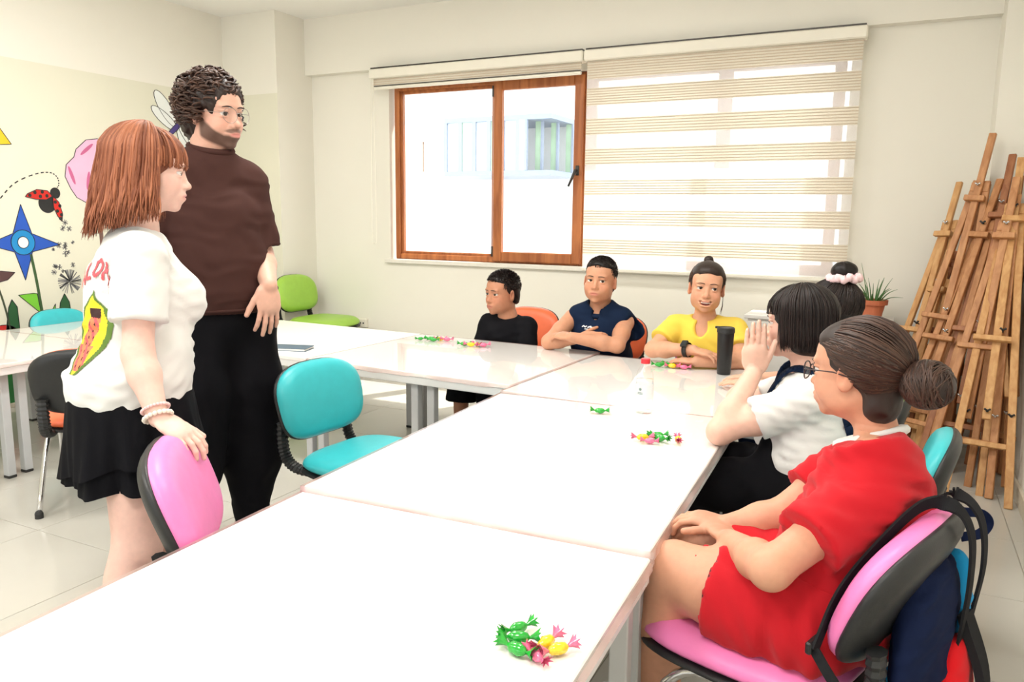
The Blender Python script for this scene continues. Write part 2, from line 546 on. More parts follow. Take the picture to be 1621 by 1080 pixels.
# ---- what stands outside the window
m_ext = mat('white_render', s2l(244, 243, 240), 0.8, var=0.02, scale=0.6)
m_eframe = mat('pale_brown_frame', s2l(205, 178, 160), 0.5)
m_eglass = mat('green_tinted_glazing', s2l(172, 198, 172), 0.1, var=0.25, scale=2.5)
m_eglass2 = mat('blue_tinted_glazing', s2l(178, 190, 204), 0.1, var=0.25, scale=3)
m_emull = mat('slate_mullion', s2l(140, 150, 168), 0.4)
YE = 11.0
bl = empty('apartment_building', (-6.0, YE, -3.0)); tag(bl, 'white rendered building with glazed balcony seen through the open window', 'building')
def E(bb, name, m, par=bl):
    o = bb.build(name, m)
    for v in o.data.vertices: v.co -= bl.location
    o.parent = par; return o
b = MB(); b.box((-16, YE, -3.0), (8, YE + 5, 9)); E(b, 'facade', m_ext)
b = MB(); frame_rect(b, -7.16, -6.66, 1.95, 2.52, YE - 0.05, YE + 0.02, 0.05, 0); wn = E(b, 'window_frame', m_eframe)
b = MB(); b.box((-7.1, YE - 0.02, 2.0), (-6.72, YE - 0.012, 2.47)); E(b, 'pane', m_ext, wn)
# glazed balcony: pieces of glass between slim mullions
gx = [-6.10, -5.85, -5.62, -5.38, -5.16, -4.92]
b = MB(); b.box((-6.12, YE - 1.0, 1.86), (-4.40, YE, 1.93)); b.box((-6.12, YE - 1.0, 2.62), (-4.40, YE, 2.69)); E(b, 'balcony_slab', m_emull)
for i, x in enumerate(gx):
    b = MB(); b.box((x - 0.03, YE - 1.0, 1.93), (x + 0.03, YE - 0.94, 2.62)); E(b, 'mullion', m_emull)
    if i + 1 < len(gx):
        b = MB(); b.box((x + 0.03, YE - 0.98, 1.93), (gx[i+1] - 0.03, YE - 0.965, 2.62)); E(b, 'glazing_pane', m_eglass2 if i in (0, 2, 4) else m_eglass)
for i in range(4):
    y0 = YE - 1.0 + i * 0.25; x0 = -4.92 + i * 0.13
    b = MB(); b.box((x0 + 0.03, y0, 1.93), (x0 + 0.13, y0 + 0.02, 2.62)); E(b, 'glazing_pane', m_eglass)
    b = MB(); b.box((x0 + 0.12, y0 - 0.02, 1.93), (x0 + 0.15, y0 + 0.03, 2.62)); E(b, 'mullion', m_emull)
b = MB(); b.box((-30, YB + T + 0.3, -3.1), (22, 30, -3.0)); tag(b.build('ground', m_grout), kind='structure')

# ---- unseen ceiling fill lamps, added to light the room (frame, diffuser, lamp)
m_diff = mat('fill_lamp_diffuser', (0.9, 0.9, 0.88), 0.6, emit=((1.0, 0.97, 0.92), 3.0))
LN = ['front left', 'front middle', 'front right', 'rear left', 'rear middle', 'rear right']
for (lx, ly), ln, pw in zip(FILL_LAMPS, LN, FILL_LAMP_POWER):
    r = empty('ceiling_fill_lamp', (lx, ly, ZC)); tag(r, 'unseen square fill lamp added on the ceiling, ' + ln + ' of six', 'lamp', 'added ceiling fill lamps')
    b = MB(); frame_rect_pts = 0.31
    for (lo, hi) in (((-0.31, -0.31), (0.31, -0.29)), ((-0.31, 0.29), (0.31, 0.31)), ((-0.31, -0.29), (-0.29, 0.29)), ((0.29, -0.29), (0.31, 0.29))):
        b.box((lo[0], lo[1], -0.03), (hi[0], hi[1], 0))
    b.build('frame', m_cream_al, r)
    b = MB(); b.box((-0.29, -0.29, -0.022), (0.29, 0.29, -0.012)); b.build('diffuser', m_diff, r)
    la = bpy.data.lights.new('fill_panel_light', 'AREA'); la.shape = 'SQUARE'; la.size = 0.56; la.energy = pw
    la.color = (1.0, 0.965, 0.91)
    lo_ = bpy.data.objects.new('fill_panel_light', la); COL.objects.link(lo_); lo_.parent = r; lo_.location = (0, 0, -0.035)

# ---- wall outlet box
r = empty('outlet_box', (-4.125, YB, 0.33)); tag(r, 'white surface-mounted socket box on the back wall beside the green chair', 'socket')
b = MB(); b.box((-0.085, -0.035, 0), (0.085, 0, 0.075), 0, 0.006); b.build('box', m_cream_al, r)
for xx in (-0.045, 0.025, 0.055):
    b = MB(); b.tube([(xx, -0.0365, 0.038), (xx, -0.034, 0.038)], 0.011 if xx < 0 else 0.007, 12); b.build('socket_hole', m_black, r)

# ---- mural, painted motifs on the left wall (thin paint films, parts of the wall)
def paint(name, col, pts, layer=1, label=None, outline=True):
    m = mat('paint_' + name, col, 0.6, var=0.04, scale=6)
    pts = [(p[0], p[1]) for p in pts]
    if outline:
        c = np.mean(pts, axis=0); pp = []
        P_ = np.array(pts); n = len(P_)
        b0 = MB()
        loop = np.vstack([P_, P_[:1]])
        q3 = np.array([(XL + 0.0012 * layer, y, z) for y, z in loop])
        for i in range(n): b0.beam(q3[i], q3[i+1], 0.0038, 0.003, up=(1, 0, 0))
    b = MB()
    b.prism(pts, (XL, 0, 0), (0, 1, 0), (0, 0, 1), (1, 0, 0), 0.0012 * layer)
    o = b.build(name, m, wall_left)
    if label: o['label'] = label
    if outline:
        e = b0.build('painted_outline', m_ink, o)
    return o
m_ink = mat('paint_black_line', (0.02, 0.02, 0.025), 0.6)
def ell2(cy, cz, ry, rz, rot=0, n=24, a0=0, a1=2*math.pi):
    out = []
    for k in range(n):
        a = a0 + (a1 - a0) * k / n
        u, v = ry*math.cos(a), rz*math.sin(a)
        out.append((cy + u*math.cos(rot) - v*math.sin(rot), cz + u*math.sin(rot) + v*math.cos(rot)))
    return out
def star4(c, tips, waist):
    out = []
    for i in range(4):
        a = np.array(tips[i]); out.append(tuple(a))
        m_ = (a - c) * 0.0 ; nx = np.array(tips[(i+1) % 4])
        d = unit(unit(a - c) + unit(nx - c)); out.append(tuple(c + d * waist))
    return out
c = np.array((3.16, 1.078))
paint('painted_blue_flower', s2l(38, 88, 190), star4(c, [(3.165, 1.325), (2.93, 1.07), (3.155, 0.83), (3.41, 1.058)], 0.085), 1, 'blue four-pointed painted flower')
paint('painted_flower_ring', s2l(30, 140, 205), ell2(3.16, 1.078, 0.078, 0.082), 2)
paint('painted_flower_eye', s2l(235, 238, 240), ell2(3.16, 1.078, 0.036, 0.038), 3)
def stem(pts, col, w=0.018, name='painted_stem'):
    m = mat('paint_' + name, col, 0.6)
    s_ = spline([(XL + 0.001, y, z) for y, z in pts], 8); b = MB()
    for i in range(len(s_) - 1): b.beam(s_[i], s_[i+1], w, 0.002, up=(1, 0, 0))
    return b.build(name, m, wall_left)
stem([(3.205, 1.0), (3.225, 0.85), (3.24, 0.7), (3.255, 0.5), (3.26, 0.1)], s2l(60, 90, 50))
stem([(2.96, 0.85), (3.0, 0.7), (3.03, 0.5), (3.06, 0.1)], s2l(70, 80, 60), 0.012)
paint('painted_leaf', s2l(125, 205, 60), [(3.24, 0.60), (3.10, 0.735), (3.20, 0.74), (3.225, 0.735)], 1, 'light green leaf')
paint('painted_leaf', s2l(125, 205, 60), [(3.25, 0.56), (3.31, 0.60), (3.345, 0.655), (3.335, 0.585)], 1)
paint('painted_leaf', s2l(45, 95, 55), [(3.0, 0.50), (3.03, 0.66), (3.055, 0.71), (3.085, 0.66), (3.09, 0.50), (3.06, 0.2), (3.02, 0.2)], 1)
paint('painted_leaf', s2l(45, 95, 55), [(3.35, 0.50), (3.38, 0.66), (3.415, 0.72), (3.445, 0.66), (3.46, 0.50), (3.43, 0.2)], 1)
paint('painted_leaf', s2l(90, 185, 80), ell2(5.10, 1.66, 0.03, 0.012, 1.0), 1)
paint('painted_yellow_petal', s2l(240, 200, 40), [(2.85, 1.70), (3.06, 1.84), (3.075, 1.80), (3.14, 1.705), (3.0, 1.69)], 1)
paint('painted_brown_leaf', s2l(92, 62, 62), [(2.9, 0.85), (3.0, 0.90), (3.09, 0.885), (3.04, 0.84), (2.95, 0.82)], 1)
paint('painted_red_cap', s2l(205, 50, 45), ell2(2.98, 0.50, 0.09, 0.05), 1)
paint('painted_pink_tree_crown', s2l(240, 190, 220), [(3.745, 1.795), (3.66, 1.78), (3.58, 1.71), (3.56, 1.655), (3.50, 1.60), (3.485, 1.52), (3.52, 1.44), (3.56, 1.38), (3.66, 1.33), (3.80, 1.33), (3.93, 1.42), (3.97, 1.58), (3.92, 1.72), (3.83, 1.79)], 1, 'pink cloud-shaped tree crown')
for (cy, cz, ro) in ((3.66, 1.715, 0.7), (3.535, 1.53, -1.25), (3.655, 1.50, 1.4), (3.80, 1.60, 0.4)):
    paint('painted_curl', s2l(205, 105, 150), ell2(cy, cz, 0.065, 0.012, ro, 14), 2, outline=False)
stem([(3.72, 1.33), (3.73, 0.9), (3.74, 0.2)], s2l(120, 90, 80), 0.03)
# ladybird
paint('painted_ladybird_body', (0.02, 0.02, 0.02), ell2(3.345, 1.335, 0.058, 0.062), 1)
paint('painted_ladybird_head', (0.02, 0.02, 0.02), ell2(3.405, 1.405, 0.033, 0.035), 2)
w1 = [(3.385, 1.385), (3.35, 1.42), (3.28, 1.425), (3.215, 1.395), (3.20, 1.375), (3.27, 1.36), (3.34, 1.36)]
w2 = [(3.385, 1.385), (3.425, 1.345), (3.445, 1.27), (3.437, 1.215), (3.41, 1.25), (3.385, 1.31)]
paint('painted_ladybird_wing', s2l(210, 40, 30), w1, 3, 'red wing with black spots')
paint('painted_ladybird_wing', s2l(210, 40, 30), w2, 3, 'red wing with black spots')
for (y, z) in ((3.23, 1.385), (3.265, 1.405), (3.30, 1.38), (3.315, 1.41), (3.345, 1.385), (3.40, 1.345), (3.43, 1.32), (3.41, 1.285), (3.437, 1.26), (3.43, 1.235)):
    paint('painted_spot', (0.02, 0.02, 0.02), ell2(y, z, 0.011, 0.012, 0, 10), 4, outline=False)
d_ = spline([(2.95, 1.25), (3.04, 1.36), (3.14, 1.46), (3.28, 1.525), (3.38, 1.54), (3.43, 1.51), (3.435, 1.46), (3.41, 1.43)], 9)
b = MB()
for i in range(0, len(d_) - 2, 3): b.beam((XL + 0.001, *d_[i]), (XL + 0.001, *(d_[i] + (d_[i+1] - d_[i]) * 1.6)), 0.007, 0.002, up=(1, 0, 0))
b.build('painted_dashed_line', m_ink, wall_left)
m_grey = mat('paint_grey', s2l(130, 130, 132), 0.6)
for k in range(16):
    y, z = 3.33 + random.random() * 0.2, 0.85 + random.random() * 0.36
    b = MB(); rr = 0.007 + random.random() * 0.007
    for a in range(6):
        t = a * math.pi / 6 + random.random()
        b.beam((XL + 0.001, y - rr*math.cos(t)*1.6, z - rr*math.sin(t)*1.6), (XL + 0.001, y + rr*math.cos(t)*1.6, z + rr*math.sin(t)*1.6), 0.003, 0.002, up=(1, 0, 0))
    b.build('painted_seed', m_grey, wall_left)
b = MB()
for k in range(60):
    t = random.random() * 6.28; r1 = 0.02 * random.random(); r2 = 0.085
    b.beam((XL + 0.001, 3.46 + r1*math.cos(t), 0.80 + r1*math.sin(t)), (XL + 0.001, 3.46 + r2*math.cos(t + .3), 0.80 + r2*math.sin(t + .3)), 0.004, 0.002, up=(1, 0, 0))
b.build('painted_dandelion', m_grey, wall_left)
# dragonfly
for wl, (dy, dz, L_, w_, ro) in enumerate(((-0.10, 0.12, 0.155, 0.055, 2.20), (-0.115, 0.045, 0.14, 0.045, 2.55), (0.05, -0.10, 0.16, 0.045, -1.25), (0.115, -0.10, 0.16, 0.04, -0.85))):
    paint('painted_dragonfly_wing', s2l(238, 242, 240), ell2(4.445 + dy, 1.955 + dz, L_, w_, ro, 20), 1 + wl*0.6)
paint('painted_dragonfly_body', s2l(75, 60, 130), ell2(4.43, 1.945, 0.135, 0.02, 0.72, 16), 4, 'purple dragonfly body')
paint('painted_meadow', s2l(48, 120, 62), [(2.2, 0.012), (5.0, 0.012), (5.0, 0.33), (4.4, 0.36), (3.8, 0.30), (3.45, 0.36), (3.2, 0.30), (2.9, 0.34), (2.2, 0.28)], 1, 'green painted meadow along the floor')
for (y, z) in ((2.98, 0.33), (3.17, 0.30)): paint('painted_poppy', s2l(205, 45, 45), ell2(y, z, 0.05, 0.08), 2)
# ================================================================ tables
m_top = mat('white_laminate', s2l(247, 247, 245), 0.14, var=0.01, scale=2, spec=0.5)
m_edge = mat('white_table_edge', s2l(232, 234, 234), 0.35, var=0.02)
m_leg = mat('light_grey_powder_coat', s2l(196, 198, 200), 0.4, var=0.03)
m_cap = mat('black_foot_cap', (0.03, 0.03, 0.03), 0.6)
m_film = glass_mat('clear_table_film', (0.99, 0.975, 0.968), 0.03, 1.16)
m_film_rim = mat('clear_film_rim', s2l(240, 214, 208), 0.12, alpha=0.55, spec=0.6)

def table(label, cx, cy, hx, hy, rot=0.0, z=0.575, legs=None, film=True):
    r = empty('table', (cx, cy, 0), math.radians(rot)); tag(r, label, 'table', 'white tables set in a horseshoe')
    b = MB(); b.box((-hx, -hy, z - 0.022), (hx, hy, z), 0, 0.003); b.build('table_top', m_top, r)
    for (lo, hi) in (((-hx, -hy), (hx, -hy + 0.03)), ((-hx, hy - 0.03), (hx, hy)), ((-hx, -hy + 0.03), (-hx + 0.03, hy - 0.03)), ((hx - 0.03, -hy + 0.03), (hx, hy - 0.03))):
        b = MB(); b.box((lo[0] + 0.001, lo[1] + 0.001, z - 0.056), (hi[0] - 0.001, hi[1] - 0.001, z - 0.022), 0, 0.003); b.build('rail', m_edge, r)
    if legs is None:
        legs = [(sx * (hx - 0.045), sy * (hy - 0.05)) for sx in (-1, 1) for sy in (-1, 1)]
    for (u, v) in legs:
        b = MB(); b.box((u - 0.02, v - 0.02, 0.012), (u + 0.02, v + 0.02, z - 0.056), 0, 0.003); lg = b.build('leg', m_leg, r)
        b = MB(); b.box((u - 0.021, v - 0.021, 0), (u + 0.021, v + 0.021, 0.014), 0, 0.003); b.build('foot_cap', m_cap, lg)
    if film:
        # clear film laid over the top, its rim drooping a little over the edge in shallow waves
        e = 0.006; b = MB()
        b.add([(-hx-e,-hy-e,z+0.0012),(hx+e,-hy-e,z+0.0012),(hx+e,hy+e,z+0.0012),(-hx-e,hy+e,z+0.0012)],[(0,1,2,3)])
        fl = b.build('clear_film', m_film, r)
        q = MB(); n = 44
        per = [(-hx-e, -hy-e), (hx+e, -hy-e), (hx+e, hy+e), (-hx-e, hy+e), (-hx-e, -hy-e)]
        pts = []
        for k in range(4):
            for i in range(n):
                t = i / n
                pts.append((per[k][0] + (per[k+1][0] - per[k][0]) * t, per[k][1] + (per[k+1][1] - per[k][1]) * t, k))
        N = len(pts); vv = []; fs = []
        for i, (x, y, k) in enumerate(pts):
            w_ = 0.004 * math.sin(i * 0.35 + cx * 7) + 0.003 * math.sin(i * 0.83 + cy * 5)
            dx, dy = ((0, -1), (1, 0), (0, 1), (-1, 0))[k]
            vv += [(x, y, z + 0.0012), (x + dx * (0.004 + w_ * 0.5), y + dy * (0.004 + w_ * 0.5), z - 0.018 + w_)]
        for i in range(N):
            j = (i + 1) % N; fs.append((2*i, 2*i+1, 2*j+1, 2*j))
        q.add(vv, fs); q.build('film_rim', m_film_rim, fl, smooth=True)
    return r
table('white table nearest the camera in front of the pink chairs', -0.862, 0.91, 0.4625, 0.60, 2.2, 0.566)
table('white table between the turquoise chair and the girl in white', -0.913, 2.128, 0.4625, 0.608, 2.2, 0.578)
table('white corner table under the black tumbler and the yellow-shirted girl', -0.80, 3.262, 0.605, 0.50, -2.6, 0.572)
table('white table in front of the two boys', -1.995, 3.395, 0.575, 0.485, -2.6, 0.575,
      legs=[(-0.535, -0.43), (-0.535, 0.43), (0.05, -0.43), (0.14, -0.43), (0.53, 0.43), (0.05, 0.43)])
table('white table with the dark folder, beside the standing man', -3.155, 3.45, 0.575, 0.485, -2.0, 0.575,
      legs=[(0.535, -0.43), (0.535, 0.43), (0.10, -0.28), (-0.535, 0.43)], film=False)
table('white table by the mural wall, behind the ginger-haired woman', -4.26, 3.36, 0.52, 0.60, 0, 0.572,
      legs=[(-0.47, -0.5), (-0.47, 0.5), (0.47, 0.5)])
table('white table at the left edge with wear marks, beside the black-shelled chair', -4.245, 1.90, 0.535, 0.84, 0, 0.575,
      legs=[(-0.48, -0.7), (0.455, -0.7), (0.455, 0.258), (0.435, 0.352), (-0.48, 0.7)])

# ================================================================ chairs
def vinyl(name, c): return mat(name, c, 0.38, var=0.04, scale=25, bump=0.04, bscale=220, spec=0.5)
m_pink = vinyl('pink_vinyl', s2l(240, 130, 190))
m_cyan = vinyl('turquoise_vinyl', s2l(56, 182, 190))
m_green = vinyl('lime_vinyl', s2l(160, 205, 80))
m_orange = vinyl('orange_vinyl', s2l(236, 112, 70))
m_chrome = mat('chrome', (0.75, 0.75, 0.76), 0.12, metal=1.0, var=0.02)

def superell(w, h, n=44, p=3.2, taper=0.0, sag=0.0):
    out = []
    for k in range(n):
        a = 2 * math.pi * k / n
        c_, s_ = math.cos(a), math.sin(a)
        x = abs(c_) ** (2 / p) * math.copysign(1, c_) * w / 2
        y = abs(s_) ** (2 / p) * math.copysign(1, s_) * h / 2
        out.append((x * (1 + taper * y / (h / 2)), y - sag * (x / (w / 2)) ** 2))
    return out

def pad(b, outline, fn, thick, bulge, side='both', mi=0, rings=7):
    """cushion: outline (u,v) -> fn(u,v,w) 3-D; bulges by `bulge` in the middle and has rounded edges"""
    n = len(outline); O = np.array(outline); vv = []; fs = []
    rr = [0.0, 0.35, 0.62, 0.8, 0.9, 0.965, 1.0]
    prof = []
    for r in rr: prof.append((r * (1 - 0.0), bulge * (1 - r ** 2.5) + thick * (1 - max(0, (r - 0.8) / 0.2) ** 2.2 * 0.55)))
    prof.append((1.012, thick * 0.2)); prof.append((0.985, 0.0)); prof.append((0.0, 0.0))
    vv.append(fn(0, 0, prof[0][1])); idx = []
    for (r, w) in prof[1:-1]:
        idx.append(len(vv)); vv += [fn(u * r, v * r, w) for u, v in O]
    last = len(vv); vv.append(fn(0, 0, 0))
    for k in range(n): fs.append((0, idx[0] + k, idx[0] + (k + 1) % n))
    for i in range(len(idx) - 1):
        for k in range(n): fs.append((idx[i] + k, idx[i+1] + k, idx[i+1] + (k+1) % n, idx[i] + (k+1) % n))
    for k in range(n): fs.append((last, idx[-1] + (k+1) % n, idx[-1] + k))
    b.add(vv, fs, mi)

def make_chair(vin, label, loc, rz, sc=1.0, leg_m=None, recline=14, seat_dark=False):
    leg_m = leg_m or m_chrome
    r = empty('visitor_chair', (loc[0], loc[1], 0), math.radians(rz)); tag(r, label, 'chair', 'padded visitor chairs')
    r.scale = (sc, sc, sc)
    rc = math.radians(recline)
    def seat(u, v, w): return V(u, v + 0.02, 0.365 + w + 0.10 * (v * v) * (1 if v < 0 else 0.2) - (0.9 * max(0, v - 0.12) ** 2) * 1.2 + 0.12 * u * u)
    b = MB(); pad(b, superell(0.46, 0.45, p=3.4, taper=0.03), seat, 0.040, 0.012); b.build('seat', vin, r, smooth=True)
    def sshell(u, v, w): p = seat(u * 1.005, v * 1.005, 0); p[2] -= 0.022 - w; return p
    b = MB(); pad(b, superell(0.465, 0.455, p=3.4, taper=0.03), sshell, 0.020, 0.0); b.build('seat_shell', m_black, r, smooth=True)
    Z0, Y0 = 0.585, -0.262
    def back(u, v, w):     # u across, v up, w towards the sitter
        y = w + 0.30 * u * u - 0.25 * (v - 0.0) ** 2
        return V(u, Y0 + y * math.cos(rc) - v * math.sin(rc), Z0 + v * math.cos(rc) + y * math.sin(rc))
    ol = superell(0.43, 0.285, p=3.0, taper=0.05, sag=0.018)
    b = MB(); pad(b, ol, back, 0.040, 0.012); b.build('backrest', vin, r, smooth=True)
    b = MB(); pad(b, [(u * 1.015, v * 1.02) for u, v in ol], lambda u, v, w: back(u, v, -w + 0.006), 0.034, 0.006); b.f = [f[::-1] for f in b.f]
    b.build('back_shell', m_black, r, smooth=True)
    for sx in (-1, 1):     # corrugated connectors between seat and back
        x = 0.172 * sx
        pts = bez((x, -0.135, 0.352), (x, -0.27, 0.335), (x, -0.285, 0.40), (x, -0.276, 0.515), 34)
        b = MB(); hw = np.array([0.026 if i % 2 else 0.021 for i in range(34)])
        b.tube(np.repeat(pts, 1, axis=0), hw, 8, flat=0.72); b.build('corrugated_connector', m_black, r)
    for sx in (-1, 1):
        for sy, (yt, yb) in ((1, (0.13, 0.235)), (-1, (-0.10, -0.25))):
            b = MB(); b.tube(bez((0.19 * sx, yt * 0.3, 0.335), (0.205 * sx, yt, 0.335), (0.21 * sx, yt * 1.25, 0.26), (0.225 * sx, yb, 0.012), 10), 0.0115, 10)
            lg = b.build('leg', leg_m, r, smooth=True)
            b = MB(); b.lathe((0.225 * sx, yb, 0), [(0.017, 0), (0.017, 0.02), (0.012, 0.03)], 12); b.build('foot_cap', m_cap, lg)
    b = MB(); b.tube([(-0.2, 0.04, 0.335), (0.2, 0.04, 0.335)], 0.011, 8); b.tube([(-0.2, -0.04, 0.335), (0.2, -0.04, 0.335)], 0.011, 8); b.build('crossbar', leg_m, r)
    return r
# rz: the chair faces +Y when rz is 0
make_chair(m_cyan, 'turquoise padded chair with black corrugated arms standing alone at the inner side of the tables', (-1.715, 2.275), -90 - 4)
make_chair(m_pink, 'bright pink padded chair held by the ginger-haired woman', (-1.315, 1.425), -90 + 40, 1.02, recline=20)
make_chair(m_green, 'lime green padded chair in the corner beneath the wall socket', (-4.24, 5.00), -90, 1.08, leg_m=m_chrome)
make_chair(m_orange, 'orange padded chair of the boy in the black t-shirt', (-2.12, 4.22), 180 - 6, 0.98)
make_chair(m_orange, 'orange padded chair of the boy in the navy sleeveless top', (-1.52, 4.16), 180 - 2, 0.98)
make_chair(m_orange, 'orange padded chair turned its black shell to the camera at the left table', (-3.185, 2.24), 45, 1.0)
make_chair(m_cyan, 'turquoise padded chair tucked behind the table at the mural wall', (-4.66, 3.18), -90, 0.90)
make_chair(m_cyan, 'turquoise padded chair of the girl in the white t-shirt', (-0.10, 2.52), 90 - 4, 0.94, leg_m=m_black)
make_chair(m_pink, 'pink padded chair under the woman in red with a bag slung on it', (-0.19, 1.70), 90 - 18, 1.0, recline=22)
make_chair(m_pink, 'pink padded chair of the girl in the yellow t-shirt', (-0.90, 4.10), 180, 0.96)
make_chair(m_green, 'lime padded chair of the girl with the pink scrunchie', (-0.19, 3.33), 90, 0.86)

# ================================================================ white cabinet and potted aloe by the back wall
m_cab = mat('white_melamine', s2l(228, 226, 222), 0.35, var=0.02)
r = empty('low_cabinet', (-0.46, 5.12, 0)); tag(r, 'low white cabinet against the back wall beneath the blind', 'cabinet')
b = MB(); b.box((-0.36, -0.17, 0.03), (0.44, 0.17, 0.675), 0, 0.004); b.build('body', m_cab, r)
b = MB(); b.box((-0.38, -0.19, 0.675), (0.46, 0.18, 0.70), 0, 0.004); b.build('top', m_cab, r)
for sx in (-1, 1):
    b = MB(); b.box((0.04 + sx * 0.2 - 0.195, -0.186, 0.05), (0.04 + sx * 0.2 + 0.195, -0.17, 0.66), 0, 0.003); d_ = b.build('door', m_cab, r)
    b = MB(); b.tube([(0.04 + sx * 0.03, -0.2, 0.38), (0.04 + sx * 0.03, -0.2, 0.48)], 0.006, 8); b.build('handle', m_steel, d_)
for sx in (-0.33, 0.41):
    for sy in (-0.14, 0.14):
        b = MB(); b.lathe((sx, sy, 0), [(0.02, 0), (0.024, 0.03)], 10); b.build('foot', m_cap, r)
m_terra = mat('terracotta', s2l(196, 112, 78), 0.6, var=0.08, scale=14, bump=0.06)
m_soil = mat('soil', (0.05, 0.035, 0.025), 0.9, var=0.3, scale=60, bump=0.4)
m_aloe = mat('aloe_green', s2l(72, 118, 60), 0.4, var=0.2, scale=30)
r = empty('potted_aloe', (-0.125, 5.10, 0.70)); tag(r, 'spiky aloe plant in a terracotta pot on the white cabinet', 'plant')
b = MB(); b.lathe((0, 0, 0), [(0.05, 0), (0.068, 0.088), (0.082, 0.09), (0.084, 0.118), (0.074, 0.118), (0.070, 0.10)], 28); b.build('pot', m_terra, r, smooth=False)
b = MB(); b.lathe((0, 0, 0), [(0.07, 0.095), (0.0, 0.105)], 20, cap=False); b.build('soil', m_soil, r)
for k in range(22):
    a = k * 2.4 + random.random(); el = 0.35 + random.random() * 0.95; L_ = 0.09 + random.random() * 0.09
    if k == 0: a, el, L_ = 2.9, 1.35, 0.24
    d_ = V(math.cos(a) * math.cos(el), math.sin(a) * math.cos(el), math.sin(el))
    p0 = V(0.03 * math.cos(a), 0.03 * math.sin(a), 0.10)
    pts = [p0, p0 + d_ * L_ * 0.5 + V(0, 0, 0.01), p0 + d_ * L_ + V(0, 0, -0.012 if k else 0.0)]
    b = MB(); b.tube(spline(pts, 4), np.linspace(0.009, 0.0012, 9), 6, flat=0.5); b.build('leaf', m_aloe, r, smooth=True)

# ================================================================ easels in the right-hand corner
m_w1 = wood_mat('beech_wood', s2l(172, 116, 72), s2l(200, 146, 98), (1, 1, 0.06), 40, 0.5)
m_w2 = wood_mat('pine_wood', s2l(194, 142, 88), s2l(214, 168, 114), (1, 1, 0.06), 40, 0.5)
m_w3 = wood_mat('reddish_beech_wood', s2l(146, 90, 55), s2l(172, 114, 74), (1, 1, 0.06), 40, 0.5)
def easel(label, foot, top, wd, m, seed, width=0.30, open_=0.12, mast=0.0):
    """folded studio easel leaning: two front legs meeting under the top, centre mast, back leg, tray, crossbar, wing nuts"""
    rs = random.Random(seed)
    foot = V(*foot); top = V(*top); ax = unit(top - foot); L_ = np.linalg.norm(top - foot)
    side = V(*wd); side = unit(side - ax * (side @ ax)); nrm = unit(np.cross(side, ax))
    if nrm[1] > 0: nrm = -nrm
    r = empty('easel', tuple(foot)); tag(r, label, 'easel', 'wooden easels leaning in the corner')
    def at(u, v, w): return ax * u + side * v + nrm * w          # relative to foot
    def P(name, m_, *beams):
        b = MB()
        for (p, q, w_, d_) in beams: b.beam(p, q, w_, d_, up=nrm, bev=0.003)
        return b.build(name, m_, r)
    hw = width / 2
    P('leg', m, (at(0, -hw, 0), at(L_ * 0.86, -0.025, 0), 0.034, 0.022))
    P('leg', m, (at(0, hw, 0), at(L_ * 0.86, 0.025, 0), 0.034, 0.022))
    P('back_leg', m, (at(0.02, rs.uniform(-.05, .05), -open_), at(L_ * 0.84, 0, -0.03), 0.032, 0.022))
    P('mast', m, (at(L_ * 0.22, 0, 0.026), at(L_ * (1 + mast), 0, 0.026), 0.036, 0.020))
    P('crossbar', m, (at(L_ * 0.16, -hw * 0.9, -0.02), at(L_ * 0.16, hw * 0.9, -0.02), 0.026, 0.018))
    tr = P('tray', m, (at(L_ * 0.44, -0.10, 0.055), at(L_ * 0.44, 0.06, 0.055), 0.026, 0.03))
    P('canvas_clamp', m, (at(L_ * 0.80, -0.05, 0.045), at(L_ * 0.80, 0.05, 0.045), 0.03, 0.03))
    P('prop', m, (at(L_ * 0.30, hw * 0.55, -0.05), at(L_ * 0.70, -0.03, -0.045), 0.022, 0.016))
    P('head_block', m, (at(L_ * 0.84, -0.045, 0), at(L_ * 0.84, 0.045, 0), 0.05, 0.03))
    for (u, v, w) in ((0.24, 0, 0.05), (0.46, 0.02, 0.085), (0.84, 0, 0.05), (0.24, hw * 0.75, 0.012)):
        b = MB(); p = at(L_ * u, v, w)
        b.tube([p - nrm * 0.03, p + nrm * 0.008], 0.0035, 6); b.ball(p, 0.007, 8, 5)
        for s_ in (-1, 1): b.tube([p + nrm * 0.002, p + side * 0.013 * s_ + ax * 0.008 + nrm * 0.006], [0.004, 0.0055], 6)
        b.build('wing_nut', m_steel if rs.random() < 0.6 else m_black, r, smooth=True)
    return r
X_ = (1, 0, 0)
easel('pale easel at the outer left of the leaning stack', (0.02, 4.75, 0), (0.285, 5.22, 1.50), (0.7, -0.5, 0), m_w2, 1, 0.30, mast=0.0)
easel('tallest easel of the stack with a wide mast top', (0.12, 4.55, 0), (0.40, 4.98, 1.745), (0.9, -0.35, 0), m_w1, 2, 0.34)
easel('reddish easel behind the tallest one', (0.20, 4.72, 0), (0.385, 5.02, 1.55), (0.6, -0.7, 0), m_w3, 3, 0.30)
easel('easel leaning steeply in the middle of the stack', (0.30, 4.35, 0), (0.50, 4.98, 1.63), (0.8, -0.3, 0), m_w3, 4, 0.30)
easel('pale easel standing in front on the right of the stack', (0.40, 4.02, 0), (0.52, 4.85, 1.60), (0.95, -0.1, 0), m_w2, 5, 0.26)
easel('brown easel with its feet nearest the woman in red', (0.32, 4.16, 0), (0.505, 4.75, 1.50), (0.9, -0.3, 0), m_w1, 6, 0.30)
easel('easel against the right wall with splayed legs', (0.44, 4.50, 0), (0.535, 4.72, 1.42), (0.3, -1, 0), m_w1, 7, 0.62)
easel('slim easel leaning hardest, its mast crossing the tallest one', (0.10, 4.42, 0), (0.455, 4.93, 1.50), (0.85, -0.5, 0), m_w1, 9, 0.22)
